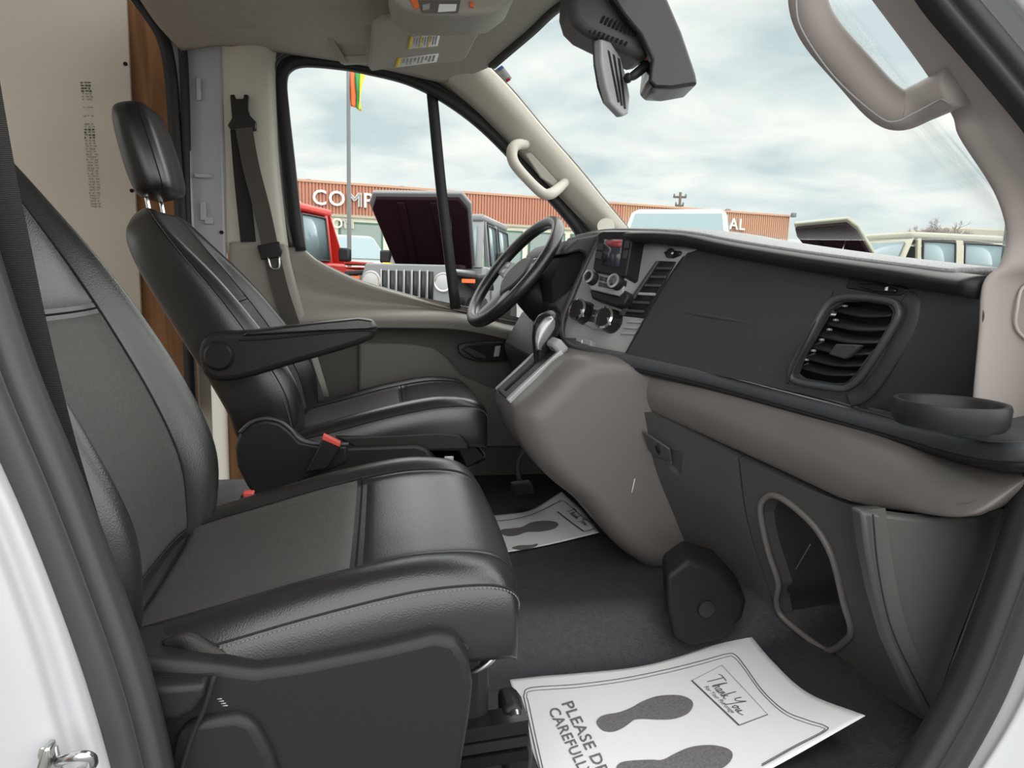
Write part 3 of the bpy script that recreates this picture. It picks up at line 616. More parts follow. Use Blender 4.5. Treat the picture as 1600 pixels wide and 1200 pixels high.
tube('webbing_behind', prow2([(372, 203, .79), (378, 280, .79), (388, 378, .79)]), 1.0, 'belt', BD, n=14, up=(0, -1, 0), prof=[(-.024, -.001), (.024, -.001), (.024, .001), (-.024, .001)], smooth='auto')
prism('tongue', prow([(401, 384), (436, 377), (441, 392), (438, 402), (408, 406)], .755), (0, .014, 0), 'gloss_black', BD, bevel=.003)
tube('tongue_blade', prow([(419, 402), (424, 418), (436, 419), (436, 401)], .757), .0035, 'chrome', BD, n=14, seg=6)
# ================================================================ dashboard
DB = empty('dashboard', (0.9, 0.0, 0.0), 'charcoal and taupe dashboard with centre stack, glovebox and air vents', 'dashboard')
# -- top lip and top surface
lip = [(900, 377, .60), (925, 372, .42), (948, 369, .25), (1000, 370, .06), (1050, 372, -.02), (1092, 377, -.075), (1150, 389, -.18), (1250, 406, -.35), (1350, 421, -.50), (1450, 435, -.635), (1538, 448, -.768)]
LP = spline(prow2(lip), 70)
tube('dash_lip', LP[::3], 1.0, 'black_plastic', DB, n=70, up=(0, 0, 1), prof=spline([(-.016, .010), (-.018, -.006), (-.010, -.018), (.02, -.016), (.03, .006), (.0, .016)], 20, True))
tp = [LP + V3((0, 0, .010)), LP + V3((.03, 0, .013)), LP + V3((.10, 0, .014)), LP + V3((.20, 0, .002)), LP + V3((.40, 0, -.04))]
gsurf('dash_top', [r[::5] for r in tp], 20, 60, 'dash_top', DB, solid=0.01)
# -- soft upper pad with the airbag panel
pad = [prow2([(1082, 384, -.05), (1150, 397, -.18), (1250, 415, -.35), (1350, 430, -.50), (1450, 445, -.635), (1537, 458, -.775)]),
       prow2([(1060, 415, -.045), (1135, 435, -.18), (1232, 455, -.35), (1330, 475, -.50), (1435, 495, -.635), (1535, 505, -.775)]),
       prow2([(1022, 475, -.035), (1102, 497, -.175), (1200, 517, -.34), (1300, 537, -.49), (1415, 560, -.618), (1530, 562, -.75)]),
       prow2([(1000, 515, -.03), (1085, 535, -.17), (1185, 556, -.335), (1290, 580, -.475), (1405, 605, -.595), (1526, 598, -.725)]),
       prow2([(978, 556, -.02), (1068, 575, -.165), (1172, 597, -.328), (1285, 622, -.462), (1400, 646, -.57), (1522, 632, -.70)])]
UP = gsurf('upper_pad', pad, 40, 60, 'dash_dark', DB, solid=0.008)
PADL = plane(pad[0][1], pad[4][1], pad[2][3]); PADR = plane(pad[0][2], pad[4][3], pad[1][5])
tube('panel_seam', prow2([(1320, 431, -.452), (1292, 475, -.452), (1262, 525, -.448), (1240, 570, -.445), (1230, 600, -.442)]), .0022, 'seam', UP, n=30, seg=6)
tube('panel_seam', prow2([(1083, 387, -.045), (1060, 412, -.04), (1022, 472, -.03), (1000, 512, -.025), (978, 552, -.015)]), .0025, 'seam', UP, n=30, seg=6)
cr_ = [(1014, 478), (1080, 490), (1150, 502), (1212, 513)]
tube('pad_crease', [hit(GRID['upper_pad'], a, b, -.0035) for a, b in cr_], [.002, .005, .005, .002], 'dash_dark', UP, n=24, seg=8)
vs, fs = text_mesh('AIRBAG', 1.0, space=1.1)
wd = vs[:, 0].max(); ax0, ax1 = V3((1186, 576)), V3((1216, 581))
obj('airbag_lettering', [hit(GRID['upper_pad'], 1184+32*v[0]/wd+3*v[1], 580+6*v[0]/wd-9*v[1], .0012) for v in vs], fs, 'ledge', UP, smooth=False)
# -- passenger vent
ov = [(1313, 466), (1350, 465), (1392, 471), (1404, 482), (1402, 500), (1375, 545), (1345, 588), (1325, 604), (1305, 606), (1250, 597), (1236, 588), (1240, 570), (1262, 530), (1290, 480)]
iv = [(1316, 472), (1350, 471), (1388, 477), (1396, 487), (1392, 502), (1368, 543), (1338, 584), (1322, 598), (1303, 599), (1254, 591), (1244, 584), (1250, 566), (1270, 530), (1296, 485)]
GU = GRID['upper_pad']; PN = PADR[1]
hu = lambda a, b, h=0.0: hit(GU, a, b, h)
def upl(name, pts, off, th, m, parent, bevel=.002): return prism(name, [hu(a, b, off) for a, b in pts], -PN*th, m, parent, bevel=bevel)
cut(UP, prism('cutter', [hu(a, b)+PN*.03 for a, b in iv], -PN*.06, 'shade_black', bevel=0))
VT = tube('air_vent', [hu(a, b, .003) for a, b in ov], 1.0, 'ledge', DB, n=90, closed=True, up=PADR[1], prof=[(-.006, -.008), (.006, -.008), (.006, .004), (0, .008), (-.006, .004)])
prism('vent_back', [hu(a, b)-PN*.034 for a, b in [(1300, 462), (1410, 470), (1400, 500), (1335, 606), (1232, 596), (1240, 566)]], -PN*.004, 'shade_black', VT, bevel=0)
sl_ = [((1303, 484), (1392, 492)), ((1290, 505), (1384, 514)), ((1277, 523), (1372, 534)), ((1266, 541), (1360, 552)), ((1257, 558), (1347, 570)), ((1249, 573), (1334, 585))]
for (a, b), (c, d) in sl_:
    P0, P1, P2 = hu(a, b, -.012), hu((a+c)/2, (b+d)/2+5, -.001), hu(c, d, -.008)
    S_ = spline([P0, P1, P2], 14); back = S_ + V3((.03, .004, .012))
    vsl = np.vstack([S_, back, S_-V3((0, 0, .0035)), back-V3((0, 0, .0035))]); k = 14
    fc = [(i, i+1, k+i+1, k+i) for i in range(k-1)] + [(2*k+i, 3*k+i, 3*k+i+1, 2*k+i+1) for i in range(k-1)] + [(i, 2*k+i, 2*k+i+1, i+1) for i in range(k-1)] + [(0, k, 3*k, 2*k), (k-1, 3*k-1, 4*k-1, 2*k-1)]
    obj('slat', vsl, fc, 'black_plastic', VT)
upl('vent_tab', [(1305, 537), (1345, 539), (1325, 557), (1318, 561), (1293, 554)], .008, .012, 'dash_dark', VT, bevel=.003)
for a, b in [(1320, 478), (1306, 500), (1296, 515), (1284, 531), (1271, 548), (1260, 562)]:
    c = hu(a, b, -.010); box('slat_pivot', c-V3((.004, .004, .002)), c+V3((.004, .004, .002)), 'silver_plastic', VT, bevel=.001)
TH = upl('vent_wheel_slot', [(1325, 436), (1340, 434), (1410, 447), (1420, 452), (1405, 462), (1380, 461), (1320, 450)], .003, .01, 'black_plastic', DB, bevel=.003)
upl('vent_wheel', [(1340, 443), (1370, 443), (1400, 451), (1398, 457), (1365, 455), (1342, 449)], .009, .010, 'gloss_black', TH, bevel=.003)
upl('wheel_mark', [(1383, 449), (1387, 448), (1386, 454), (1382, 454)], .0105, .002, 'label_white', TH, bevel=0)
tube('vent_surround', [hu(a, b, .0) for a, b in [(1412, 470), (1424, 480), (1420, 505), (1395, 545), (1365, 590), (1345, 612), (1325, 620)]], 1.0, 'dash_dark', DB, n=40, up=PADR[1], prof=spline([(-.020, -.006), (-.010, .003), (.006, .004), (.022, -.006), (0, -.012)], 16, True))
# -- shelf and its front edge
led = [(893, 536, .17), (905, 545, .11), (925, 551, .05), (1000, 566, -.07), (1100, 588, -.20), (1250, 627, -.405), (1400, 667, -.59), (1500, 694, -.74), (1560, 705, -.83), (1605, 704, -.88), (1650, 688, -.89), (1675, 655, -.86)]
LD = spline(prow2(led), 90)
tube('shelf_edge', LD[::3], 1.0, 'ledge', DB, n=100, up=(0, 0, 1), prof=spline([(-.020, .012), (-.024, .0), (-.018, -.012), (.0, -.014), (.02, -.012), (.02, .012), (.0, .014)], 26, True))
tube('shelf_lower_edge', [p + V3((.012, .004, -.020)) for p in LD[::3]], 1.0, 'black_plastic', DB, n=100, up=(0, 0, 1), prof=spline([(-.020, .008), (-.018, -.008), (.01, -.010), (.03, .0), (.02, .010)], 18, True))
rear = spline([V3(Q(*p))+V3((0.03, 0, -.002)) for p in [(893, 530, .17), (915, 545, .10), (978, 556, -.02), (1068, 576, -.165), (1172, 598, -.33), (1285, 624, -.462), (1400, 647, -.57), (1522, 634, -.70), (1600, 640, -.76)]], 40)
gsurf('shelf', [LD[::6]+V3((0, 0, .010)), [(a*.5+b*.5) for a, b in zip(LD[::6]+V3((0, 0, .010)), spline(rear, 15))], spline(rear, 15)], 14, 60, 'ledge', DB, solid=0.012)
cc = Q(1484, 641, -.81)
RG = lathe('cup_holder', [(.062, -.022), (.070, -.022), (.075, -.014), (.076, .009), (.074, .014), (.068, .014), (.064, .010), (.062, -.022)], cc, (0, 0, 1), 'black_plastic', DB, seg=56, cap=False)
lathe('holder_floor', [(0, -.021), (.063, -.020)], cc, (0, 0, 1), 'shade_black', RG, seg=40)
# -- padded taupe roll above the glovebox
rt = [(1000, 574, .02), (985, 573, -.02), (1100, 600, -.20), (1250, 642, -.41), (1400, 686, -.60), (1500, 712, -.71), (1590, 722, -.80), (1640, 710, -.84)]
r1 = [(985, 583, .02), (974, 588, -.015), (1088, 612, -.20), (1232, 655, -.415), (1370, 700, -.61), (1470, 730, -.725), (1578, 735, -.825), (1640, 716, -.85)]
r2 = [(980, 603, .02), (970, 605, -.01), (1080, 640, -.20), (1215, 692, -.415), (1345, 742, -.62), (1440, 772, -.745), (1555, 768, -.845), (1630, 730, -.86)]
r3 = [(985, 624, .02), (977, 624, -.01), (1088, 672, -.20), (1212, 728, -.405), (1328, 780, -.60), (1430, 800, -.745), (1520, 804, -.84), (1600, 760, -.86)]
r4 = [(1000, 634, .02), (995, 634, -.02), (1108, 684, -.20), (1230, 736, -.395), (1345, 784, -.59), (1450, 797, -.72), (1540, 800, -.82), (1610, 770, -.85)]
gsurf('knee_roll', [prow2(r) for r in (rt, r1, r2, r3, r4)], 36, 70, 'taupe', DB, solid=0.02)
# -- glovebox door and lower panel with the open pocket
def lp_row(pts): return prow2(pts)
tops = [(985, 634, -.05), (1075, 676, -.19), (1152, 714, -.31)]; m1 = [(1002, 715, -.05), (1088, 765, -.19), (1165, 808, -.31)]; m2 = [(1036, 795, -.055), (1118, 848, -.19), (1190, 893, -.31)]; bo = [(1074, 872, -.07), (1146, 920, -.19), (1216, 966, -.31)]
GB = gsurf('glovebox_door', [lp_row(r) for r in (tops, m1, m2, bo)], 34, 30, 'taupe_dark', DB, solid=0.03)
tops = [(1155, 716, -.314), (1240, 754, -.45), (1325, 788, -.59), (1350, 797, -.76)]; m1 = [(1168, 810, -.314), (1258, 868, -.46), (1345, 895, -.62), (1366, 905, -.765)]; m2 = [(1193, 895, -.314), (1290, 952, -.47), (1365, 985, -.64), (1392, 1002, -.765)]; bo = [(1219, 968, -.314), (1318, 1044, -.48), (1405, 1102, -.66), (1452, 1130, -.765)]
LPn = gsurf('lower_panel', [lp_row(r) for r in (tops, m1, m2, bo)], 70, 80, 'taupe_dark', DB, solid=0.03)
PKP = plane(Q(1168, 810, -.314), Q(1345, 895, -.62), Q(1318, 1044, -.48))
po = [(1188, 800), (1196, 778), (1216, 776), (1250, 800), (1280, 832), (1302, 875), (1318, 940), (1330, 985), (1318, 1004), (1298, 1016), (1280, 1010), (1240, 980), (1218, 958), (1213, 935), (1216, 910), (1200, 860)]
GLW = GRID['lower_panel']; PO = [hit(GLW, a, b) for a, b in po]
cut(LPn, prism('cutter', [p-V3((.10, 0, 0)) for p in PO], (.25, 0, 0), 'shade_black', bevel=0))
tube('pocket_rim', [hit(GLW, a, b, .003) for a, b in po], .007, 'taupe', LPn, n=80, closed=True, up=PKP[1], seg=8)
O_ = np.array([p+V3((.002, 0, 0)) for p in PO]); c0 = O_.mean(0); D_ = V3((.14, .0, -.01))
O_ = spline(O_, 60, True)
loft('pocket_bin', [(O_-c0)*1.06+c0+D_*.12, (O_-c0)*.97+c0+D_*.4, (O_-c0)*.90+c0+D_*.85, (O_-c0)*.6+c0+D_, (O_-c0)*.05+c0+D_], 'bin_shade', LPn, cap=False)
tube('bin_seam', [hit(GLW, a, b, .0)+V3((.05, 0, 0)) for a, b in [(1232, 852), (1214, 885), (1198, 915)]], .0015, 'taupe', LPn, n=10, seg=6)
GLP = plane(Q(1002, 715, -.05), Q(1088, 765, -.19), Q(1036, 795, -.055))
cut(GB, plate('cutter', [(1020, 712), (1049, 722), (1050, 757), (1032, 742)], GLP, .03, .045, 'shade_black', bevel=0))
plate('latch_plate', [(1003, 674), (1045, 702), (1048, 722), (1020, 711), (1012, 700)], GLP, .004, .006, 'taupe_dark', GB, bevel=.0015)
plate('key_slot', [(1023, 697), (1028, 694), (1032, 705), (1030, 711), (1026, 706)], GLP, .0055, .003, 'shade_black', GB, bevel=0)
plate('latch_scoop', [(1006, 688), (1020, 711), (1049, 722), (1050, 757), (1030, 744), (1014, 715)], GLP, -.012, .003, 'taupe', GB, bevel=.001)  # lighter taupe imitates light falling into the scoop
# -- end panel facing the doorway, trim strip
ep = [(1346, 799), (1440, 811), (1530, 810), (1576, 796), (1548, 880), (1505, 990), (1455, 1132), (1428, 1088), (1390, 1005), (1368, 930), (1354, 860)]
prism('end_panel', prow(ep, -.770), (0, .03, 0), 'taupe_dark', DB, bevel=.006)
tube('end_seam', prow([(1364, 804), (1371, 880), (1384, 950), (1400, 1000), (1430, 1062), (1458, 1116)], -.7765), .0014, 'seam', DB, n=30, seg=6)
tube('end_trim', prow([(1592, 752), (1577, 810), (1552, 890), (1512, 1000), (1482, 1080), (1452, 1146)], -.80), 1.0, 'taupe', DB, n=30, up=(0, -1, 0), prof=[(-.010, -.004), (.010, -.004), (.008, .006), (-.008, .006)])
# -- centre console under the stack
so = [(990, 560), (935, 553), (885, 556), (842, 596), (807, 630), (800, 648), (806, 678), (826, 712), (860, 748), (905, 785), (950, 838), (985, 868), (1022, 886), (1074, 880), (1180, 880), (1180, 600)]
S0 = spline([Q(a, b, -.02) for a, b in so], 90, True)
ctr = Q(1040, 690, -.02)
def ysh(R, y, k=1.0):
    R = np.array(R); C_ = ctr.copy(); O2 = (R-C_)*k+C_; O2[:, 1] = y; return O2
CN = loft('console', [ysh(S0, -.085, .80), ysh(S0, -.083, .86), ysh(S0, -.07, .93), ysh(S0, -.045, .985), ysh(S0, -.015, 1.0), ysh(S0, .1, 1.0), ysh(S0, .24, 1.0), ysh(S0, .27, .96)], 'taupe', DB)
tube('scuff_mark', [Q(992, 748, -.088), Q(987, 770, -.09)], .001, 'label_white', CN, n=4, seg=6)
# -- footwell bracket
fb = [(1040, 900), (1075, 874), (1125, 890), (1168, 938), (1160, 968), (1130, 1000), (1078, 1013), (1052, 1000), (1042, 950)]
KB = prism('footwell_bracket', prow(fb, -.36), (.04, .12, 0), 'foot_black', DB, bevel=.012, seg=3)
lathe('blank_cap', [(0, -.004), (.018, -.004), (.020, .002)], Q(1103, 951, -.362), (0, 1, 0), 'gloss_black', KB, seg=22)
# -- centre stack
a_, b_, c_ = Q(940, 368, .22), Q(1085, 386, -.06), Q(885, 525, .20)
SK = plane(a_, b_, c_)
sk_ = [prow2([(938, 366, .23), (1000, 371, .06), (1086, 386, -.055)]), prow2([(913, 420, .23), (975, 430, .07), (1054, 430, -.05)]), prow2([(894, 465, .225), (950, 480, .07), (1020, 490, -.04)]),
      prow2([(882, 500, .22), (935, 515, .075), (994, 530, -.03)]), prow2([(884, 528, .21), (922, 540, .075), (976, 554, -.02)]), prow2([(898, 543, .19), (930, 551, .06), (966, 560, -.02)])]
sk = [[QP(a, b, SK) for a, b in r] for r in ([(938, 366), (1000, 371), (1092, 388)], [(913, 420), (975, 430), (1062, 432)], [(894, 465), (950, 480), (1028, 492)], [(882, 500), (935, 515), (1002, 532)], [(882, 528), (922, 540), (984, 556)])] + [[QP(a, b, SK, -.02) for a, b in [(894, 545), (930, 554), (975, 566)]]]
CS = gsurf('centre_stack', sk, 30, 24, 'stack_grey', DB, solid=0.03)
rimp = prow2([(940, 366, .23), (913, 420, .235), (893, 465, .23), (880, 500, .225), (880, 524, .215), (895, 543, .19), (930, 554, .07)])
tube('stack_rim', rimp, .010, 'ledge', CS, n=40)
# display unit
SD_ = empty('display_unit', QP(955, 400, SK, .04)); SD_.parent = DB; SD_.location = V3(SD_['_w']) - V3(DB['_w'])
plate('bezel', [(934, 365), (942, 361), (984, 361), (989, 366), (978, 430), (972, 433), (931, 425), (926, 420)], SK, .050, .06, 'black_plastic', SD_, bevel=.004, seg=3)
plate('glass_screen', [(944, 374), (973, 374), (967, 417), (941, 414)], SK, .0515, .003, 'screen', SD_, bevel=0)
plate('status_band', [(946, 375), (972, 375), (971, 386), (950, 384), (946, 380)], SK, .0525, .002, 'screen_red', SD_, bevel=0)
for q in ([(934, 380), (942, 380), (941, 391), (932, 390)], [(932, 393), (940, 394), (938, 405), (930, 403)], [(976, 376), (983, 376), (981, 388), (974, 388)], [(974, 391), (981, 391), (978, 404), (972, 404)]):
    plate('soft_key', q, SK, .0525, .003, 'dash_dark', SD_, bevel=.0006)
# radio
plate('radio_face', [(924, 426), (932, 424), (977, 433), (973, 456), (966, 462), (922, 452), (918, 446)], SK, .040, .05, 'stack_grey', CS, bevel=.003)
plate('radio_base', [(920, 452), (966, 464), (976, 452), (982, 462), (975, 476), (962, 478), (924, 466)], SK, .036, .05, 'black_plastic', CS, bevel=.005)
for i in range(3):
    for j in range(2):
        u0, v0 = 937+i*7.5-j*1.5, 431+i*1.6+j*9
        plate('radio_key', [(u0, v0), (u0+6, v0+1.3), (u0+5, v0+8), (u0-1, v0+7)], SK, .043, .004, 'ledge', CS, bevel=.0008)
for px, py, r in [(926, 437, .018), (965, 444, .019)]:
    kb = lathe('knob', [(r*1.08, -.004), (r, .006), (r*.95, .024), (r*.8, .027), (0, .027)], QP(px+3, py, SK, .036), SK[1], 'black_plastic', CS, seg=26)
    lathe('knob_ring', [(r*.97, .0), (r*1.0, .003), (r*.72, .0045), (r*.70, .002)], QP(px+3, py, SK, .036)+SK[1]*.025, SK[1], 'silver_plastic', kb, seg=26)
# climate controls
plate('climate_face', [(906, 474), (968, 486), (966, 506), (950, 518), (925, 514), (898, 498), (898, 486)], SK, .006, .02, 'stack_grey', CS, bevel=.004)
for px, py, r in [(909, 489, .029), (951, 502, .029)]:
    kb = lathe('knob', [(r*1.12, -.004), (r*1.08, .006), (r, .016), (r*.96, .032), (r*.85, .035), (0, .034)], QP(px+5, py, SK, .004), SK[1], 'gloss_black', CS, seg=30)
    lathe('knob_ring', [(r*1.0, .0), (r*1.04, .003), (r*.86, .006), (r*.84, .002)], QP(px+5, py, SK, .004)+SK[1]*.031, SK[1], 'chrome', kb, seg=30)
    plate('knob_pointer', [(px-3, py-6), (px+1, py-6), (px+3, py+6), (px-1, py+6)], SK, .040, .003, 'chrome', kb, bevel=.0008)
for i in range(2):
    for j in range(2):
        u0, v0 = 923+i*9-j*2.5, 482+i*2+j*11
        plate('climate_key', [(u0, v0), (u0+7.5, v0+1.5), (u0+5.5, v0+10), (u0-2, v0+8.5)], SK, .009, .004, 'dash_dark', CS, bevel=.0008)
plate('socket_cover', [(900, 525), (912, 527), (924, 531), (923, 542), (912, 547), (898, 540)], SK, .016, .02, 'stack_grey', CS, bevel=.003)
plate('socket_mark', [(908, 531), (910, 531), (909, 540), (907, 539)], SK, .0175, .003, 'label_white', CS, bevel=0)
# centre vent
cv = [(1030, 411), (1053, 411), (1002, 492), (974, 490)]
VC = plate('centre_vent', [(1026, 407), (1056, 408), (1005, 497), (969, 493)], SK, .004, .02, 'black_plastic', DB, bevel=.003)
plate('vent_back', cv, SK, .0055, .003, 'shade_black', VC, bevel=0)
plate('vent_frame', [(1024, 408), (1029, 408), (973, 492), (966, 492)], SK, .012, .012, 'ledge', VC, bevel=.002)
for i in range(6):
    t = (i+.45)/6; L0 = (1030*(1-t)+974*t, 411*(1-t)+490*t); R0 = (1053*(1-t)+1002*t, 411*(1-t)+492*t)
    plate('slat', [(L0[0], L0[1]), (R0[0], R0[1]), (R0[0]-2, R0[1]+4), (L0[0]-2, L0[1]+4)], SK, .011, .006, 'ledge' if i != 3 else 'stack_grey', VC, bevel=.001)
for i in range(3):
    plate('rib', [(980-i*5, 500+i*9), (1003-i*5, 501+i*9), (1001-i*5, 505+i*9), (978-i*5, 504+i*9)], SK, .006, .008, 'stack_grey', CS, bevel=.002)
SW = plate('vent_switch', [(1036, 394), (1044, 390), (1064, 392), (1062, 398), (1050, 403), (1040, 400)], SK, .006, .012, 'gloss_black', DB, bevel=.003)
lathe('switch_wheel', [(.011, -.004), (.013, .004), (.0, .008)], QP(1048, 396, SK, .006), SK[1], 'black_plastic', SW, seg=18)
plate('switch_mark', [(1049, 394), (1052, 394), (1051, 397), (1048, 397)], SK, .015, .002, 'label_white', SW, bevel=0)
# -- instrument binnacle and driver side of the dash
bi = [(882, 398), (886, 388), (902, 374), (935, 366), (1020, 372), (1010, 560), (900, 545), (884, 520), (876, 492), (868, 478), (874, 468), (900, 446), (916, 412), (916, 396), (905, 392)]
prism('binnacle', prow(bi, .235), (0, .56, 0), 'dash_dark', DB, bevel=.006)
prism('binnacle_end', prow([(860, 396), (886, 380), (1000, 372), (1000, 560), (862, 545), (850, 500)], .80), (0, .03, 0), 'dash_dark', DB, bevel=.01)
prism('gauge_void_shade', prow([(878, 404), (905, 390), (918, 392), (918, 420), (900, 450), (866, 480), (862, 440)], .27), (0, .45, 0), 'shade_black', DB, bevel=.004)  # added dark block; stands in for the shade in the gauge hollow
prism('gauge_face', prow([(914, 398), (917, 398), (903, 446), (899, 446)], .26), (0, .5, 0), 'screen', DB, bevel=.001)
prism('column_surround', prow([(862, 500), (880, 490), (890, 530), (905, 560), (890, 600), (840, 610), (828, 560)], .26), (0, .45, 0), 'black_plastic', DB, bevel=.01)
box('under_dash', (.72, .28, .18), (1.05, .84, .62), 'black_plastic', DB, bevel=.01)
# -- shift gate on the sloping console
g0, g1 = Q(884, 553, .0), Q(801, 630, .0)
dr = (g1-g0)/np.linalg.norm(g1-g0); up_ = np.cross(dr, (0, 1, 0)); up_ = up_ if up_[2] > 0 else -up_
GS = empty('gear_shifter', (g0+g1)/2+V3((0, .11, 0)), 'black automatic gear lever with silver inlay standing on the console', 'gear lever')
def gate(name, a, b, y0, y1, h0, h1, m, bev=.003):
    L_ = np.linalg.norm(g1-g0)
    pts = [g0+dr*L_*a+up_*h0, g0+dr*L_*b+up_*h0, g0+dr*L_*b+up_*h1, g0+dr*L_*a+up_*h1]
    return prism(name, [p+V3((0, y0, 0)) for p in pts], (0, y1-y0, 0), m, GS, bevel=bev)
gate('gate_plate', -.02, 1.02, .035, .20, -.004, .010, 'black_plastic')
gate('gate_trim', .0, 1.03, .018, .034, -.004, .013, 'silver_plastic')
gate('gate_trim', .0, 1.03, .195, .211, -.004, .013, 'silver_plastic')
gate('gate_end', -.10, .06, .02, .21, -.004, .035, 'stack_grey', .008)
gate('gate_slot', .25, .95, .10, .13, .008, .0112, 'shade_black', 0)
ph = prow2([(838, 604, .115), (843, 583, .115), (846, 566, .115), (848, 548, .115), (851, 528, .115), (855, 508, .115), (858, 493, .115), (861, 485, .115)])
rad = [.014, .016, .020, .026, .034, .038, .030, .008]
P_ = spline(ph, 40); rr = np.interp(np.linspace(0, 1, 40), np.linspace(0, 1, 8), rad)
loft('lever', [[p + V3((math.cos(t)*r, math.sin(t)*r*.75, 0)) for t in np.linspace(0, 2*math.pi, 20, endpoint=False)] for p, r in zip(P_, rr)], 'gloss_black', GS)
inl = [(838, 548), (836, 530), (840, 512), (850, 498), (862, 494), (868, 502), (866, 515), (856, 530), (846, 545)]
gsurf('inlay', [[V3(Q(*inl[i], .088)) for i in (0, 1, 2, 3, 4)], [V3(Q((inl[i][0]+inl[j][0])/2, (inl[i][1]+inl[j][1])/2, .080)) for i, j in ((0, 8), (1, 8), (2, 7), (3, 6), (4, 5))], [V3(Q(*inl[i], .088)) for i in (8, 8, 7, 6, 5)]], 10, 14, 'silver_plastic', GS, solid=.004)
lathe('collar', [(.018, -.010), (.021, 0), (.019, .010)], Q(843, 577, .115), P_[8]-P_[2], 'chrome', GS, seg=20)
# ---- brake pedal under the dash
BP_ = empty('brake_pedal', Q(830, 745, .42), 'dark brake pedal on a curved arm under the driver side of the dash', 'pedal')
tube('arm', prow2([(836, 690, .40), (818, 705, .40), (808, 726, .41), (812, 752, .42)]), .009, 'rubber_grey', BP_, n=20)
prism('pad', prow2([(796, 752, .40), (826, 748, .40), (830, 766, .46), (800, 770, .46)]), (.012, 0, -.012), 'rubber_grey', BP_, bevel=.004)
# ================================================================ steering wheel
wc = Q(803, 424, .47); wn = V3((-.78, -.12, .60)); wn /= np.linalg.norm(wn)
wu = V3((0, 0, 1)) - wn*wn[2]; wu /= np.linalg.norm(wu); ws = np.cross(wu, wn)
WH = empty('steering_wheel', wc, 'black steering wheel with grey spokes on its column', 'steering wheel')
RW = .192
def wp(a, r, h=0): return wc + (ws*math.cos(a)+wu*math.sin(a))*r + wn*h
tube('rim', [wp(a, RW) for a in np.linspace(0, 2*math.pi, 48, endpoint=False)], .019, 'leather', WH, n=96, closed=True, up=wn, seg=14)
hubp = spline([wp(a, r, -.005) for a, r in zip(np.linspace(0, 2*math.pi, 12, endpoint=False), [.085, .075, .07, .065, .07, .075, .085, .08, .075, .085, .075, .08])], 40, True)
HB = prism('hub', hubp, -wn*.05, 'dash_dark', WH, bevel=.012, seg=3)
for a in (math.radians(8), math.radians(172), math.radians(250), math.radians(290)):
    s0, s1 = wp(a, .06, -.012), wp(a, RW, -.004); t_ = np.cross(wn, s1-s0); t_ /= np.linalg.norm(t_)
    w0, w1 = (.034, .024) if a < 3.5 else (.018, .016)
    sp = prism('spoke', [s0-t_*w0, s1-t_*w1, s1+t_*w1, s0+t_*w0], -wn*.018, 'stack_grey', WH, bevel=.006, seg=3)
    if a < 3.5:
        for kx in (-.012, .012):
            c = s0*.45+s1*.55; prism('spoke_key', [c+t_*(kx-.008)-(s1-s0)*.12+wn*.003, c+t_*(kx-.008)+(s1-s0)*.12+wn*.003, c+t_*(kx+.008)+(s1-s0)*.12+wn*.003, c+t_*(kx+.008)-(s1-s0)*.12+wn*.003], -wn*.006, 'silver_plastic', sp, bevel=.0015)
lathe('column_shroud', [(.045, -.045), (.062, -.07), (.072, -.13), (.07, -.22), (.06, -.30)], wc + V3((0, 0, -.01)), wn, 'black_plastic', WH, seg=24)
tube('stalk', [Q(868, 470, .40), Q(872, 452, .34), Q(876, 438, .30), Q(882, 430, .28)], [.009, .009, .011, .012], 'gloss_black', WH, n=14)
# ================================================================ overhead, mirror, handles, mats
def pl_y(px, py, y, n): n = V3(n); return (Q(px, py, y), n/np.linalg.norm(n))
SH = empty('mirror_sensor_housing', Q(985, 60, 0), 'black sensor housing with slotted grilles at the top of the windscreen', 'sensor housing')
prism('shell', prow([(892, -40), (889, 10), (896, 34), (912, 50), (940, 64), (972, 78), (1000, 92), (1016, 90), (1030, 60), (1010, -40)], -.035), (0, .11, 0), 'taupe_dark', SH, bevel=.02, seg=4)
prism('shade', prow([(952, -40), (955, -5), (975, 25), (1000, 55), (1018, 92), (1014, 128), (1024, 138), (1050, 139), (1091, 132), (1088, 115), (1066, 50), (1040, -10), (1025, -60)], -.065), (.02, .12, 0), 'gloss_black', SH, bevel=.008, seg=3)
gp = pl_y(955, 40, -.037, (-.15, -1, -.1))
for r, (x0, y0, x1, y1, n_, ln) in enumerate([(943, 24, 993, 44, 9, 12), (922, 44, 978, 64, 9, 7)]):
    for i in range(n_):
        t = i/(n_-1); a, b = x0+(x1-x0)*t, y0+(y1-y0)*t
        plate('grille_slot', [(a, b), (a+3.4, b+1.3), (a+3.4-ln*.45, b+1.3+ln*.9), (a-ln*.45, b+ln*.9)], gp, .004, .006, 'shade_black', SH, bevel=.0005)
MR = empty('rearview_mirror', Q(962, 120, -.03), 'black framed rear view mirror seen edge on, hanging below the sensor housing', 'mirror')
mp = pl_y(965, 120, -.02, (.60, -.80, .05))
mo = [(939, 60), (955, 65), (970, 88), (979, 118), (985, 150), (983, 178), (974, 182), (955, 162), (946, 130), (940, 95)]
plate('back_shell', mo, mp, 0, .022, 'stack_grey', MR, bevel=.006, seg=3)
plate('rim', [(934, 58), (942, 58), (946, 95), (951, 130), (958, 160), (952, 162), (942, 135), (936, 100)], mp, -.012, .018, 'gloss_black', MR, bevel=.004)
for k in range(3):
    plate('back_rib', [(950+k*8, 78+k*6), (953+k*8, 80+k*6), (969+k*5, 160+k*5), (966+k*5, 160+k*5)], mp, .002, .003, 'black_plastic', MR, bevel=.001)
lathe('ball_joint', [(0, -.012), (.010, -.006), (.012, 0), (.010, .006), (0, .012)], Q(981, 122, -.03), (1, 0, 0), 'black_plastic', MR, seg=14)
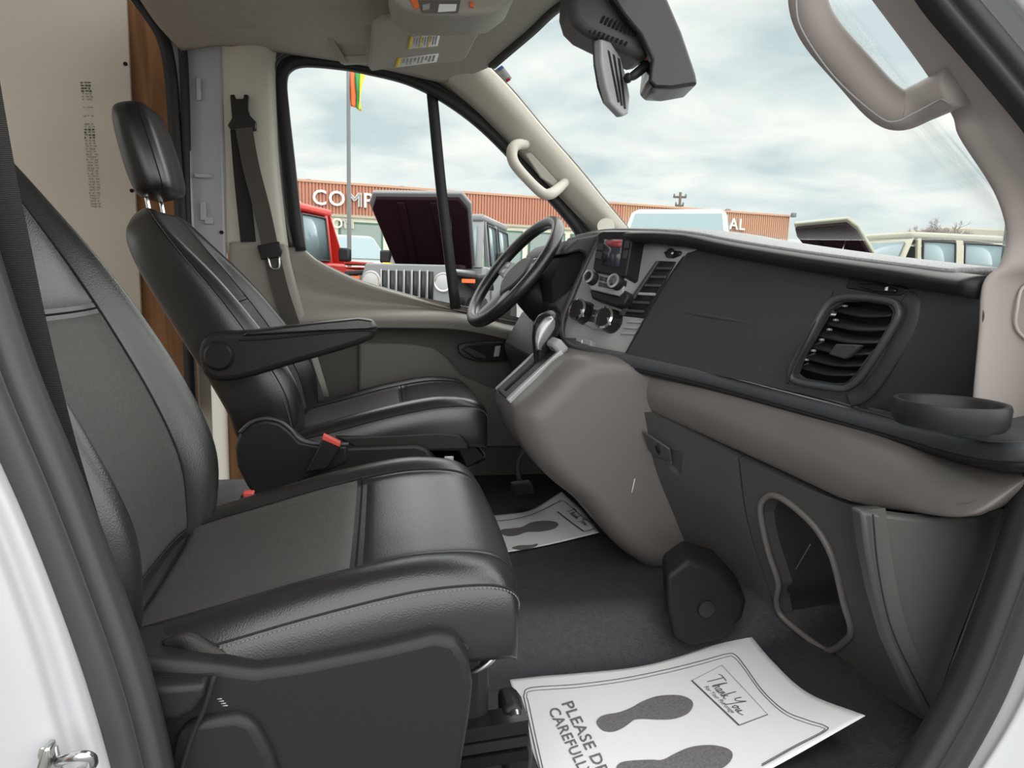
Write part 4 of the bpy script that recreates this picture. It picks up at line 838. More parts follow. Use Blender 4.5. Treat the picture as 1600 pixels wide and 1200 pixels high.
tube('arm', prow2([(979, 122, -.03), (990, 118, -.03), (1004, 107, -.02), (1020, 96, -.01)]), [.006, .011, .012, .012], 'black_plastic', MR, n=14)
tube('cable', prow2([(966, 78, .0), (980, 78, .0), (990, 90, 0), (1003, 98, 0)]), .003, 'rubber', MR, n=16)
# sun visor with warning labels
vz = plane(Q(595, 32, .34), Q(760, 24, .36), Q(577, 112, .64))
VS = plate('sun_visor', [(583, 42), (600, 32), (680, 26), (755, 22), (762, 27), (728, 92), (718, 97), (650, 103), (580, 112), (577, 108)], vz, 0, .02, 'visor', None, bevel=.006, seg=3)
tag(VS, 'grey folded sun visor with two white and yellow warning labels', 'sun visor')
plate('hinge_clip', [(738, 28), (760, 22), (764, 30), (746, 36)], vz, .010, .014, 'visor', VS, bevel=.003)
for q, y_ in (([(640, 58), (688, 53), (684, 72), (637, 77)], [(640, 58), (645, 57.5), (642, 76.5), (637, 77)]), ([(620, 92), (686, 84), (682, 97), (617, 106)], [(620, 92), (627, 91), (624, 105), (617, 106)])):
    lb = plate('warning_label', q, vz, .0015, .002, 'label_white', VS, bevel=0)
    plate('label_header', y_, vz, .0022, .002, 'label_yellow', lb, bevel=0)
    for k in range(9):
        t0, t1 = .16+k*.09, .16+k*.09+.045
        A_, B2, C2, D2 = [np.array(p, float) for p in q]
        f = lambda u, v: tuple((A_*(1-u)+B2*u)*(1-v)+(D2*(1-u)+C2*u)*v)
        plate('label_print', [f(t0, .15), f(t1, .15), f(t1, .85 if k % 3 else .6), f(t0, .85 if k % 3 else .6)], vz, .0023, .002, 'stack_grey', lb, bevel=0)
plate('label_header', [(657, 56), (661, 55.5), (657, 74), (653, 74.5)], vz, .0022, .002, 'label_yellow', VS, bevel=0)
plate('label_header', [(670, 55), (674, 54.5), (670, 73), (666, 73.5)], vz, .0022, .002, 'label_yellow', VS, bevel=0)
OC = empty('overhead_console', Q(700, 5, .1), 'grey overhead console with map lights above the windscreen', 'console')
prism('shell', prow([(606, -40), (614, 0), (632, 14), (662, 22), (740, 23), (775, 18), (806, -5), (810, -40)], .05), (0, .16, .0), 'visor', OC, bevel=.012, seg=3)
oc = (Q(690, 10, .048), V3((0, -1, 0)))
plate('map_light', [(686, 6), (714, 6), (712, 17), (684, 19)], oc, .002, .004, 'label_white', OC, bevel=.001)
plate('light_switch', [(660, 7), (672, 5), (671, 14), (660, 16)], oc, .003, .006, 'stack_grey', OC, bevel=.001)
plate('light_bezel', [(650, 0), (720, 0), (716, 20), (660, 20)], oc, .001, .003, 'taupe', OC, bevel=.001)
plate('alarm_lamp', [(735, 2), (741, 2), (740, 12), (734, 10)], oc, .003, .005, 'orange', OC, bevel=.001)
plate('indicator_lens', [(640, -2), (652, -2), (656, 12), (648, 14)], oc, .002, .004, 'orange', OC, bevel=.001)
OS = empty('overhead_shelf', Q(540, 40, .6), 'grey overhead storage shelf behind the sun visor', 'shelf')
prism('divider', prow2([(570, -40, .45), (590, -40, .45), (586, 40, .60), (583, 98, .72), (572, 98, .72), (570, 40, .60)]), (0, .02, .0), 'pillar_pink', OS, bevel=.004)
prism('pocket_edge', prow2([(498, 36, .66), (506, 34, .66), (540, 92, .76), (545, 98, .77), (532, 98, .77), (527, 88, .75)]), (0, .02, 0), 'visor', OS, bevel=.004)
prism('pocket_back', prow2([(506, 34, .68), (570, 20, .62), (572, 92, .76), (540, 92, .77)]), (0, .012, 0), 'visor', OS, bevel=.002)
prism('shelf_lip', prow2([(528, 88, .76), (580, 84, .74), (582, 98, .77), (536, 100, .78)]), (0, .02, 0), 'headliner', OS, bevel=.005)
for px, py in ((513, 4), (530, 22)):
    lathe('clip', [(.0, -.004), (.008, -.003), (.008, .004)], Q(px, py, .58), (0, 1, .4), 'shade_black', OS, seg=10)
lathe('coat_hook', [(0, -.006), (.016, -.004), (.02, .004)], Q(812, 4, .42), (0, 1, 1), 'headliner', OS, seg=18)
# grab handles
HP = empty('grab_handle', Q(1380, 120, -.73), 'large pale grey grab handle on the near windscreen pillar', 'grab handle', 'pillar grab handles')
tube('grip', prow2([(1300, -75, -.74), (1270, -45, -.715), (1262, 0, -.705), (1282, 50, -.705), (1335, 112, -.71), (1380, 160, -.715), (1410, 172, -.72), (1445, 158, -.745), (1500, 132, -.80)]), [.026, .026, .026, .0265, .027, .028, .029, .029, .030], 'pillar_pink', HP, n=60, seg=20)
tube('grip_seam', prow2([(1243, -10, -.726), (1252, 45, -.731), (1305, 122, -.736), (1370, 180, -.742), (1398, 190, -.748), (1430, 176, -.766), (1464, 158, -.79), (1474, 156, -.80), (1484, 163, -.80)]), .0013, 'stack_grey', HP, n=50, seg=6)
HD = empty('grab_handle', Q(845, 265, .74), 'small cream grab handle on the far windscreen pillar above the steering wheel', 'grab handle', 'pillar grab handles')
tube('grip', prow2([(822, 226, .775), (808, 226, .745), (800, 236, .73), (804, 256, .72), (828, 284, .715), (848, 302, .715), (860, 303, .72), (872, 295, .745), (884, 284, .775)]), [.016, .018, .019, .018, .017, .018, .019, .018, .016], 'beige', HD, n=50, seg=14)
prism('handle_recess_shade', prow([(820, 240), (830, 238), (872, 284), (866, 292), (845, 278)], .768), (0, .01, 0), 'visor', HD, bevel=.004)  # darker plate paints the shade behind the grip
# stickers on the windscreen
sp_ = plane(Q(776, 112, .705), Q(800, 140, .70), Q(800, 105, .66))
ST_ = plate('windscreen_sticker', [(775, 112), (786, 103), (800, 122), (790, 130)], sp_, .0, .001, 'label_white', None, bevel=0); tag(ST_, 'small white and blue sticker in the corner of the windscreen', 'sticker')
plate('blue_print', [(773, 110), (784, 102), (787, 106), (776, 114)], sp_, .001, .001, 'sticker_blue', ST_, bevel=0)
plate('red_print', [(790, 125), (796, 121), (798, 125), (792, 129)], sp_, .001, .001, 'red_button', ST_, bevel=0)
# faint stamped marks on the white cargo wall
MK = empty('stamped_marking', Q(140, 230, 1.098), 'faded dark stamped marking running down the white cargo wall', 'marking')
random.seed(3)
for k in range(46):
    y0 = 128 + k*4.3; xx = 126 + k*.34
    if 150 < y0 < 190 and k % 3: continue
    dark = y0 < 142 or 200 < y0 < 216
    for j in range(3):
        a = xx + j*6 + random.uniform(-1, 1); w_ = random.uniform(2, 5)
        p0, p1 = Q(a, y0, 1.0985), Q(a+w_, y0+random.uniform(1.5, 3.2), 1.0985)
        box('print_mark', (p0[0], 1.0978, p1[2]), (p1[0], 1.0996, p0[2]), 'ink_line' if dark else 'mark_grey', MK, bevel=0, smooth=False)
# ---- paper floor mats
def paper(name, rows, nu, nv, label, quads):
    G = surf(rows, nu, nv)
    dx = G - CAM; k = dx @ _f; PXY = np.stack([CX + FPX*(dx @ _R)/k, CY - FPX*(dx @ _U)/k], -1)
    o = obj(name, G.reshape(-1, 3), gridfaces(nu, nv), 'paper'); thicken(o, .0008)
    tag(o, label, 'floor mat', 'paper floor mats')
    flat = PXY.reshape(-1, 2); gf = G.reshape(-1, 3); nn = normals(G).reshape(-1, 3); nn = nn*np.sign(nn[:, 2])[:, None]
    def onto(px, py, h=.0012):
        d = ((flat-(px, py))**2).sum(1); i = np.argpartition(d, 4)[:4]; n = nn[i].mean(0); p = gf[i].mean(0)
        r = _f + _R*((px-CX)/FPX) - _U*((py-CY)/FPX); q = CAM + r*(np.dot(p-CAM, n)/np.dot(r, n)); return q + n*h
    return o, onto
def ribbon(name, pts, onto, w, m, parent, h=.0012, n=None):
    P = spline([onto(a, b, h) for a, b in pts], n or 6*len(pts)); _, T = frames(P); s = np.cross(T, (0, 0, 1)); s /= np.linalg.norm(s, axis=1)[:, None]+1e-9
    vs = np.vstack([P-s*w/2, P+s*w/2]); k = len(P)
    return obj(name, vs, [(i, i+1, k+i+1, k+i) for i in range(k-1)], m, parent, smooth=False)
def ontext(name, s, quad, onto, m, parent, **k):
    """lettering laid in a quad of photo positions: (start baseline, end baseline, end top, start top)"""
    vs, fs = text_mesh(s, 1.0, **k); w = vs[:, 0].max(); hh = .70
    a, b, c, d = [np.array(q, float) for q in quad]
    P = []
    for v in vs:
        u, t = v[0]/w, v[1]/hh; p = (a*(1-u)+b*u)*(1-t)+(d*(1-u)+c*u)*t; P.append(onto(p[0], p[1], .0013))
    return obj(name, P, fs, m, parent, smooth=False)
HAND = [[(.02, .92), (.08, 1.0), (.20, .98)], [(.12, .98), (.09, .5), (.05, .0)],                                  # T
        [(.17, .05), (.22, .7), (.245, .9), (.225, .6), (.19, .0), (.21, .3), (.245, .35), (.24, .1), (.265, .02)],   # h
        [(.33, .32), (.295, .33), (.28, .12), (.30, .0), (.325, .2), (.33, .32), (.32, .05), (.345, .03)],           # a
        [(.355, .0), (.37, .32), (.36, .0), (.375, .25), (.40, .33), (.40, .08), (.42, .02)],                        # n
        [(.43, .0), (.455, .6), (.475, .95), (.455, .5), (.435, .0), (.455, .2), (.49, .35), (.46, .2), (.49, .0), (.52, .1)],   # k
        [(.62, .95), (.60, .6), (.63, .5), (.68, .7), (.73, 1.0), (.69, .5), (.64, -.1), (.59, -.25)],                # Y
        [(.76, .32), (.73, .25), (.725, .05), (.75, .0), (.775, .2), (.76, .32), (.80, .25)],                        # o
        [(.82, .32), (.81, .05), (.835, .0), (.865, .32), (.86, .05), (.89, .02), (.97, .15)]]                       # u
def script(name, quad, onto, w, parent):
    a, b, c, d = [np.array(q, float) for q in quad]
    for st in HAND:
        pts = [tuple((a*(1-u)+b*u)*(1-t)+(d*(1-u)+c*u)*t) for u, t in [(u_ + .03*t_, t_) for u_, t_ in st]]
        ribbon(name, pts, onto, w, 'ink_line', parent, n=8*len(pts))
def sole(name, out, onto, parent):
    P = spline([(a, b, 0) for a, b in out], 70, True); c = P.mean(0); n = len(P); vs = []
    for k in (1.0, .75, .5, .25): vs += [onto(*(c+(p-c)*k)[:2], .0013) for p in P]
    vs.append(onto(c[0], c[1], .0013))
    fs = [(r*n+i, r*n+(i+1) % n, (r+1)*n+(i+1) % n, (r+1)*n+i) for r in range(3) for i in range(n)] + [(3*n+i, 3*n+(i+1) % n, 4*n) for i in range(n)]
    return obj(name, vs, fs, 'ink', parent, smooth=False)
far = [(796, 1062, .002), (850, 1056, .002), (900, 1052, .002), (1000, 1041, .003), (1080, 1019, .010), (1165, 983, .030)]
m_a = [(818, 1125, .002), (872, 1118, .002), (925, 1110, .002), (1030, 1092, .003), (1115, 1068, .012), (1207, 1033, .038)]
m_b = [(838, 1190, .002), (893, 1182, .002), (950, 1172, .002), (1060, 1148, .003), (1155, 1118, .015), (1262, 1082, .055)]
ner = [(900, 1330, .002), (955, 1315, .002), (1010, 1295, .002), (1120, 1245, .003), (1225, 1190, .020), (1352, 1118, .095)]
Qz = lambda pts: [Q(a, b, z=z) for a, b, z in pts]
M1, on1 = paper('paper_floor_mat', [Qz(far), Qz(m_a), Qz(m_b), Qz(ner)], 40, 60, 'large white printed paper mat lying in the passenger footwell', None)
for off, w_ in ((0, .0016), (5, .0022)):
    ribbon('border_line', [(862-off, 1260), (840-off, 1165), (826-off, 1100+off*.2), (823-off*.8, 1088-off*.5), (832-off*.3, 1080-off), (900, 1075-off), (970, 1066-off), (1040, 1052-off), (1100, 1037-off), (1135, 1027-off*.9), (1146+off*.5, 1027-off*.7), (1160+off*.6, 1042-off*.4), (1190+off*.5, 1083-off*.5), (1225+off*.3, 1115-off*.8), (1260, 1130-off), (1284+off, 1137-off*.5), (1286+off*.8, 1143), (1240, 1167+off*.5), (1190, 1195+off*.5)], on1, w_, 'ink_line', M1, n=140)
sole('shoe_print', [(932, 1131), (936, 1122), (948, 1117), (966, 1114), (985, 1107), (1005, 1096), (1030, 1088), (1060, 1087), (1078, 1093), (1083, 1103), (1074, 1116), (1052, 1124), (1028, 1125), (1000, 1124), (984, 1128), (975, 1137), (958, 1144), (942, 1142)], on1, M1)
sole('shoe_print', [(964, 1205), (966, 1195), (980, 1190), (1015, 1188), (1035, 1188), (1055, 1178), (1080, 1168), (1110, 1165), (1136, 1170), (1145, 1180), (1138, 1194), (1118, 1206), (1080, 1214), (1040, 1216), (1010, 1230), (980, 1230)], on1, M1)
ontext('lettering', 'PLEASE DRIVE', [(877, 1099), (953, 1245), (970, 1239), (894, 1094)], on1, 'ink', M1, space=1.05, bold=.012)
ontext('lettering', 'CAREFULLY', [(856, 1109), (910, 1216), (926, 1210), (872, 1104)], on1, 'ink', M1, space=1.05, bold=.012)
for a, b, w_ in (((1081, 1064), (1155, 1134), .004), ((1155, 1134), (1200, 1117), .002), ((1200, 1117), (1128, 1040), .0008), ((1128, 1040), (1081, 1064), .0008)):
    ribbon('box_line', [a, ((a[0]+b[0])/2, (a[1]+b[1])/2), b], on1, w_, 'ink_line', M1)
script('script_lettering', [(1102, 1063), (1160, 1121), (1180, 1111), (1122, 1050)], on1, .0022, M1)
ontext('lettering', 'For Your Patronage', [(1099, 1074), (1144, 1116), (1150, 1113), (1105, 1071)], on1, 'ink_line', M1, shear=.35)
far = [(735, 808, .09), (790, 803, .09), (832, 795, .09), (878, 768, .11)]
mid_ = [(748, 838, .09), (800, 832, .09), (845, 823, .09), (908, 796, .10)]
ner = [(770, 866, .09), (820, 858, .09), (870, 848, .09), (936, 832, .095)]
M2, on2 = paper('paper_floor_mat', [Qz(far), Qz(mid_), Qz(ner)], 24, 30, 'smaller looking white printed paper mat in the driver footwell', None)
sole('shoe_print', [(782, 833), (784, 828), (800, 826), (815, 824), (830, 817), (850, 814), (868, 816), (872, 821), (864, 827), (845, 831), (822, 832), (808, 837), (792, 838)], on2, M2)
ribbon('border_line', [(762, 815), (800, 812), (835, 803), (870, 786), (880, 783), (893, 793), (915, 812), (932, 822)], on2, .004, 'ink_line', M2, n=50)
ribbon('box_line', [(871, 800), (890, 815), (912, 831)], on2, .007, 'ink_line', M2)
ribbon('box_line', [(912, 831), (921, 829), (931, 825)], on2, .004, 'ink_line', M2)
script('script_lettering', [(884, 799), (918, 824), (927, 818), (893, 792)], on2, .003, M2)
sole('shoe_print', [(800, 857), (810, 853), (830, 852), (840, 850), (836, 855), (815, 860)], on2, M2)
# ================================================================ the lot outside
GZ = -0.25
def QK(px, py, k):
    return CAM + (_f + _R*((px-CX)/FPX) - _U*((py-CY)/FPX))*k
for n_, c_, r_ in (('brick_red', (.44, .20, .135), .8), ('brick_tan', (.50, .29, .19), .8), ('letter_white', (.62, .61, .58), .6), ('jeep_grey', (.21, .215, .225), .35), ('jeep_cream', (.38, .38, .30), .4), ('jeep_red', (.62, .035, .025), .4), ('suv_green', (.24, .275, .26), .35), ('suv_white', (.47, .50, .49), .35), ('car_blue', (.20, .27, .34), .35),
                   ('car_glass', (.20, .27, .29), .12), ('car_black', (.015, .015, .017), .5), ('hood_under', (.016, .006, .008), .8), ('lamp_glass', (.42, .43, .43), .2), ('tyre', (.02, .02, .02), .9), ('pole_grey', (.16, .17, .17), .6), ('pole_green', (.05, .08, .07), .6), ('flag_orange', (.80, .16, .05), .8), ('flag_green', (.04, .30, .10), .8), ('flag_yellow', (.72, .62, .05), .8), ('shop_green', (.06, .14, .10), .5), ('shop_glass', (.22, .27, .25), .2), ('sign_cream', (.70, .68, .55), .6), ('yellow_cap', (.75, .50, .04), .5), ('wood_pole', (.13, .10, .08), .9), ('twig', (.24, .20, .19), .9), ('roof_tan', (.40, .36, .28), .8)):
    mat(n_, c_, r_, spec=0.1 if n_ == 'hood_under' else 0.5)
o = obj('ground', [(-60, -20, GZ), (120, -20, GZ), (120, 140, GZ), (-60, 140, GZ)], [(0, 1, 2, 3)], 'asphalt', smooth=False); struct(o, 'grey asphalt of the car lot')
# ---- long shop building with a ribbed fascia
L0, R0 = QK(470, 285, 31.0), QK(1232, 337, 40.5)
wd_ = R0-L0; wl = np.hypot(wd_[0], wd_[1]); ux = V3((wd_[0]/wl, wd_[1]/wl, 0)); un = V3((ux[1], -ux[0], 0)); HT = (L0[2]+R0[2])/2
BO = V3((L0[0], L0[1], 0)) - ux*9
BL = empty('shop_building', (*(BO+ux*20)[:2], GZ), 'long low shop building with ribbed red fascia and white letters', 'building')
def bx(name, a, b, z0, z1, d0, d1, m, parent=BL, bevel=0):
    pts = [BO+ux*a+un*d0, BO+ux*b+un*d0, BO+ux*b+un*d1, BO+ux*a+un*d1]
    return prism(name, [p+V3((0, 0, z0)) for p in pts], (0, 0, z1-z0), m, parent, bevel=bevel, smooth=False)
TOT = wl + 9; zb = HT-1.32
bx('wall', 0, TOT, GZ, HT-.05, -8, -.05, 'sign_cream')
n_ = int(TOT/.145); vs, fs = [], []
for i in range(n_+1):
    for k_, (da, dd) in enumerate(((0, .0), (.07, .0), (.08, .06), (.135, .06))):
        p = BO+ux*(i*.145+da)+un*dd; vs += [p+V3((0, 0, zb)), p+V3((0, 0, HT))]
fs = [(2*j, 2*j+2, 2*j+3, 2*j+1) for j in range(len(vs)//2-1)]
cut_ = int(len(fs)*.70)
obj('ribbed_fascia', vs, fs[:cut_], 'brick_red', BL, smooth=False, solid=.02); obj('ribbed_fascia', vs, fs[cut_:], 'brick_tan', BL, smooth=False, solid=.02)
bx('roof_cap', -.1, TOT+.1, HT-.02, HT+.08, -8, .12, 'brick_tan')
bx('soffit', 0, TOT, zb-.12, zb, -.05, .10, 'roof_tan')
for i in range(14):
    a = 6+i*2.3; f_ = bx('shop_window', a, a+2.0, GZ+.6, zb-.3, -.04, .0, 'shop_green'); bx('shop_pane', a+.1, a+1.9, GZ+1.3, zb-.4, .0, .02, 'shop_glass', f_)
def wall_text(s, px, py, hpx, m, name='sign_letter', z=None, dep=.12, lift=.07):
    """separate raised letters along the wall, starting at a photo position"""
    d = _f + _R*((px-CX)/FPX) - _U*((py-CY)/FPX); p0 = BO+un*lift; t = np.dot(p0-CAM, un)/np.dot(d, un); s0 = CAM+d*t; k = t
    h = hpx*k/FPX; x = 0.0
    for ch in s:
        if ch == ' ': x += h*.55; continue
        vs, fs = text_mesh(ch, h/.70, bold=.0 if ch == 'M' else .02*h)
        if ch == 'M':
            q_ = len(vs); fs = [tuple(i+q_*r for i in f) for r in range(3) for f in fs]; vs = np.vstack([vs+V3((dx_*h, 0, 0)) for dx_ in (-.045, 0, .045)])
        a = vs[:, 0].min(); w = vs[:, 0].max()-a; n = len(vs)
        P = [s0 + ux*(x+v[0]-a) + V3((0, 0, v[1])) for v in vs]; P2 = [p+un*dep for p in P]
        ed = {}
        for f in fs:
            for i in range(len(f)):
                e_ = (f[i], f[(i+1) % len(f)]); ed[tuple(sorted(e_))] = ed.get(tuple(sorted(e_)), []) + [e_]
        F = [f[::-1] for f in fs] + [tuple(i+n for i in f) for f in fs] + [(e[0][0], e[0][1], e[0][1]+n, e[0][0]+n) for e in ed.values() if len(e) == 1]
        obj(name, P+P2, F, m, BL, smooth=False); x += w + h*.16
wall_text('R COMP', 452, 317, 23, 'letter_white')
wall_text('AL', 1137, 358, 17, 'letter_white')
wall_text('TOM', 503, 355, 15, 'sign_cream', dep=.05)
for px, py in ((482, 284), (628, 295), (1137, 330), (1240, 336)):
    p = QK(px, py, 33 if px < 900 else 40); box('roof_lamp', p-V3((.12, .12, .12)), p+V3((.12, .12, .12)), 'pole_grey', BL, bevel=.03)

def corners(P, f=.1):
    P = [V3(p) for p in P]; out_ = []
    for i, p in enumerate(P):
        a, b = P[i-1], P[(i+1) % len(P)]; out_ += [p+(a-p)*f, p+((a-p)+(b-p))*f*.2, p+(b-p)*f]
    return out_
# ---- off road wagon with seven slot grille
def jeep(front, ang, paint, label, hood_open, sz=1.1, name='off_road_wagon', grp='parked off road wagons', frontal=True):
    """front = point on the ground under the grille; ang = heading of the nose"""
    c, s = math.cos(ang), math.sin(ang)
    def T(p): return V3((front[0] + c*p[0]-s*p[1], front[1] + s*p[0]+c*p[1], GZ + p[2]*sz))
    E_ = empty(name, (front[0], front[1], GZ), label, 'car', grp)
    def bxx(n, lo, hi, m, par=E_, bev=.03, taper=0.0):
        vs = []
        for a in (0, 1):
            for b in (0, 1):
                for d in (0, 1):
                    y = (lo[1], hi[1])[b]; y *= (1-taper*d); vs.append(T(((lo[0], hi[0])[a], y, (lo[2], hi[2])[d])))
        return obj(n, vs, [(0, 1, 3, 2), (4, 6, 7, 5), (0, 4, 5, 1), (2, 3, 7, 6), (0, 2, 6, 4), (1, 5, 7, 3)], m, par, bevel=bev)
    def poly(n, pts, ext, m, par=E_, bev=.01):
        P = [T(p) for p in pts]; e = T(ext)-T((0, 0, 0)); return prism(n, P, e, m, par, bevel=bev)
    bxx('tub', (-4.15, -.76, .55), (-1.45, .76, 1.12), paint, bev=.05)
    bxx('engine_bay', (-1.45, -.62, .55), (-.12, .62, 1.0), 'car_black')
    for y in (-1, 1): bxx('fender_side', (-1.45, y*.56-.06, .7), (-.12, y*.56+.06, 1.06), paint)
    # grille
    g = poly('grille', [(-.10, -.60, .62), (-.10, .60, .62), (-.10, .64, .95), (-.10, .58, 1.10), (-.10, -.58, 1.10), (-.10, -.64, .95)], (.07, 0, 0), paint, bev=.02)
    for i in range(7):
        y = (i-3)*.105; poly('grille_slot', [(-.02, y-.032, .68), (-.02, y+.032, .68), (-.02, y+.032, 1.02), (-.02, y-.032, 1.02)], (.006, 0, 0), 'car_black', g, bev=.0)
        poly('slot_frame', [(-.025, y-.046, .665), (-.025, y-.034, .665), (-.025, y-.034, 1.035), (-.025, y-.046, 1.035)], (.025, 0, 0), 'lamp_glass', g, bev=.0)
    ax = T((1, 0, 0))-T((0, 0, 0))
    for y in (-.49, .49):
        hl_ = lathe('headlight', [(.125, -.02), (.13, .03), (.115, .045), (.10, .05), (0, .06)], T((-.03, y, .90)), ax, 'lamp_glass', g, seg=24)
        lathe('lamp_rim', [(.10, .05), (.115, .055), (.115, .045)], T((-.03, y, .90)), ax, 'chrome', hl_, seg=24)
    bxx('bumper', (-.10, -.80, .45), (.12, .80, .60), 'car_black', bev=.04)
    for y in (-1, 1):
        poly('fender', [(-.15, y*.60, .98), (-.15, y*.92, .95), (-1.15, y*.92, .98), (-1.35, y*.92, .80), (-1.35, y*.60, .80)], (0, 0, .05), 'car_black', bev=.015)
        poly('turn_lamp', [(-.149, y*.70, .90), (-.149, y*.88, .90), (-.149, y*.88, .945), (-.149, y*.70, .945)], (.012, 0, 0), 'flag_orange', bev=.005)
        for x in (-.72, -3.45):
            w_ = lathe('wheel', [(.20, -.10), (.38, -.11), (.40, -.07), (.40, .07), (.38, .11), (.20, .10)], T((x, y*.80, .38)), T((0, 1, 0))-T((0, 0, 0)), 'tyre', E_, seg=26)
            lathe('hub_cap', [(0, .08), (.16, .085), (.21, .06), (.21, -.06), (0, -.06)], T((x, y*.80, .38)), (T((0, y, 0))-T((0, 0, 0))), 'steel', w_, seg=18)
    # hood: flat or raised on its prop
    H = [(-1.40, -.62), (-1.40, .62), (-.95, .66), (-.30, .72), (-.12, .62), (-.12, -.62), (-.30, -.72), (-.95, -.66)]
    th = math.radians(hood_open)
    def hp(x, y, h=0.0): d = x+1.40; return (-1.40+d*math.cos(th)-h*math.sin(th), y, 1.12+d*math.sin(th)+h*math.cos(th))
    n0 = V3(hp(-1.0, 0, .05))-V3(hp(-1.0, 0, 0))
    hd_ = poly('hood', [hp(x, y) for x, y in H], n0, paint, bev=.015)
    if hood_open:
        poly('hood_lining', [hp(-1.36+(x+1.36)*.96, y*.93, -.06) for x, y in H], n0*1.0, 'hood_under', hd_, bev=.01)
        for y in (-.28, .28): poly('hood_brace', [hp(-1.3, y-.05, -.09), hp(-1.3, y+.05, -.09), hp(-.2, y*.8+.05, -.09), hp(-.2, y*.8-.05, -.09)], n0*.5, 'hood_under', hd_, bev=.01)
        tube('prop_rod', [T((-.35, .5, 1.05)), T(hp(-.45, .42, -.05))], .012, 'steel', hd_, n=4, seg=6)
        bxx('engine_cover', (-1.2, -.30, .95), (-.5, .25, 1.09), 'car_black'); bxx('fluid_cap', (-.60, -.50, .95), (-.40, -.36, 1.12), 'yellow_cap'); bxx('air_box', (-1.1, .28, .95), (-.7, .55, 1.12), 'hood_under')
    # cabin
    poly('windscreen_frame', [(-1.42, -.72, 1.10), (-1.42, .72, 1.10), (-1.78, .66, 1.72), (-1.78, -.66, 1.72)], (-.05, 0, .02), paint, bev=.01)
    poly('windscreen', [(-1.425, -.62, 1.17), (-1.425, .62, 1.17), (-1.735, .57, 1.66), (-1.735, -.57, 1.66)], (.03, 0, .015), 'car_glass', bev=.0)
    poly('roof', [(-1.76, -.67, 1.72), (-1.76, .67, 1.72), (-4.10, .66, 1.74), (-4.10, -.66, 1.74)], (0, 0, .10), paint, bev=.04)
    for y in (-1, 1):
        for x0, x1 in ((-1.98, -1.90), (-2.92, -2.76), (-4.12, -3.98)):
            poly('pillar', [(x0, y*.74, 1.10), (x1, y*.74, 1.10), (x1, y*.665, 1.73), (x0, y*.665, 1.73)], (0, -y*.06, 0), paint, bev=.01)
        for x0, x1 in ((-2.76, -1.98), (-3.98, -2.92)):
            w_ = poly('side_window', [(x0+.03, y*.735, 1.14), (x1-.03, y*.735, 1.14), (x1-.03-(.0), y*.672, 1.69), (x0+.03, y*.672, 1.69)], (0, -y*.02, 0), 'car_glass', bev=0)
            tube('window_frame', [T(p) for p in corners([(x0+.03, y*.74, 1.14), (x1-.03, y*.74, 1.14), (x1-.03, y*.677, 1.69), (x0+.03, y*.677, 1.69)])], .016, 'car_black', w_, n=48, closed=True, seg=6)
        bxx('door_skin', (-2.82, min(y*.75, y*.79), .62), (-1.92, max(y*.75, y*.79), 1.10), paint, bev=.02); bxx('door_skin', (-3.70, min(y*.75, y*.79), .62), (-2.86, max(y*.75, y*.79), 1.10), paint, bev=.02)
        bxx('door_mirror', (-1.95, min(y*.84, y*1.02), 1.14), (-1.85, max(y*.84, y*1.02), 1.32), 'car_black', bev=.03)
    return E_
def gp_(px, k, py=440): p = QK(px, py, k); return (p[0], p[1])
def face(px, turn):   # heading of a nose that points at the camera from there, then turned
    d = CAM - QK(px, 440, 10); return math.atan2(d[1], d[0]) + math.radians(turn)
jeep(gp_(636, 9.3), face(636, -17), 'jeep_grey', 'grey off-road wagon with raised hood and bright slotted grille outside the driver window', 40, 1.13)
jeep(gp_(1240, 12.0), face(1240, -50), 'jeep_cream', 'cream off-road wagon with raised hood beyond the right of the windscreen', 40, 1.13)
jeep(gp_(535, 12.6), face(535, 155), 'jeep_red', 'red off-road wagon at the left edge of the driver window', 0, 1.12)
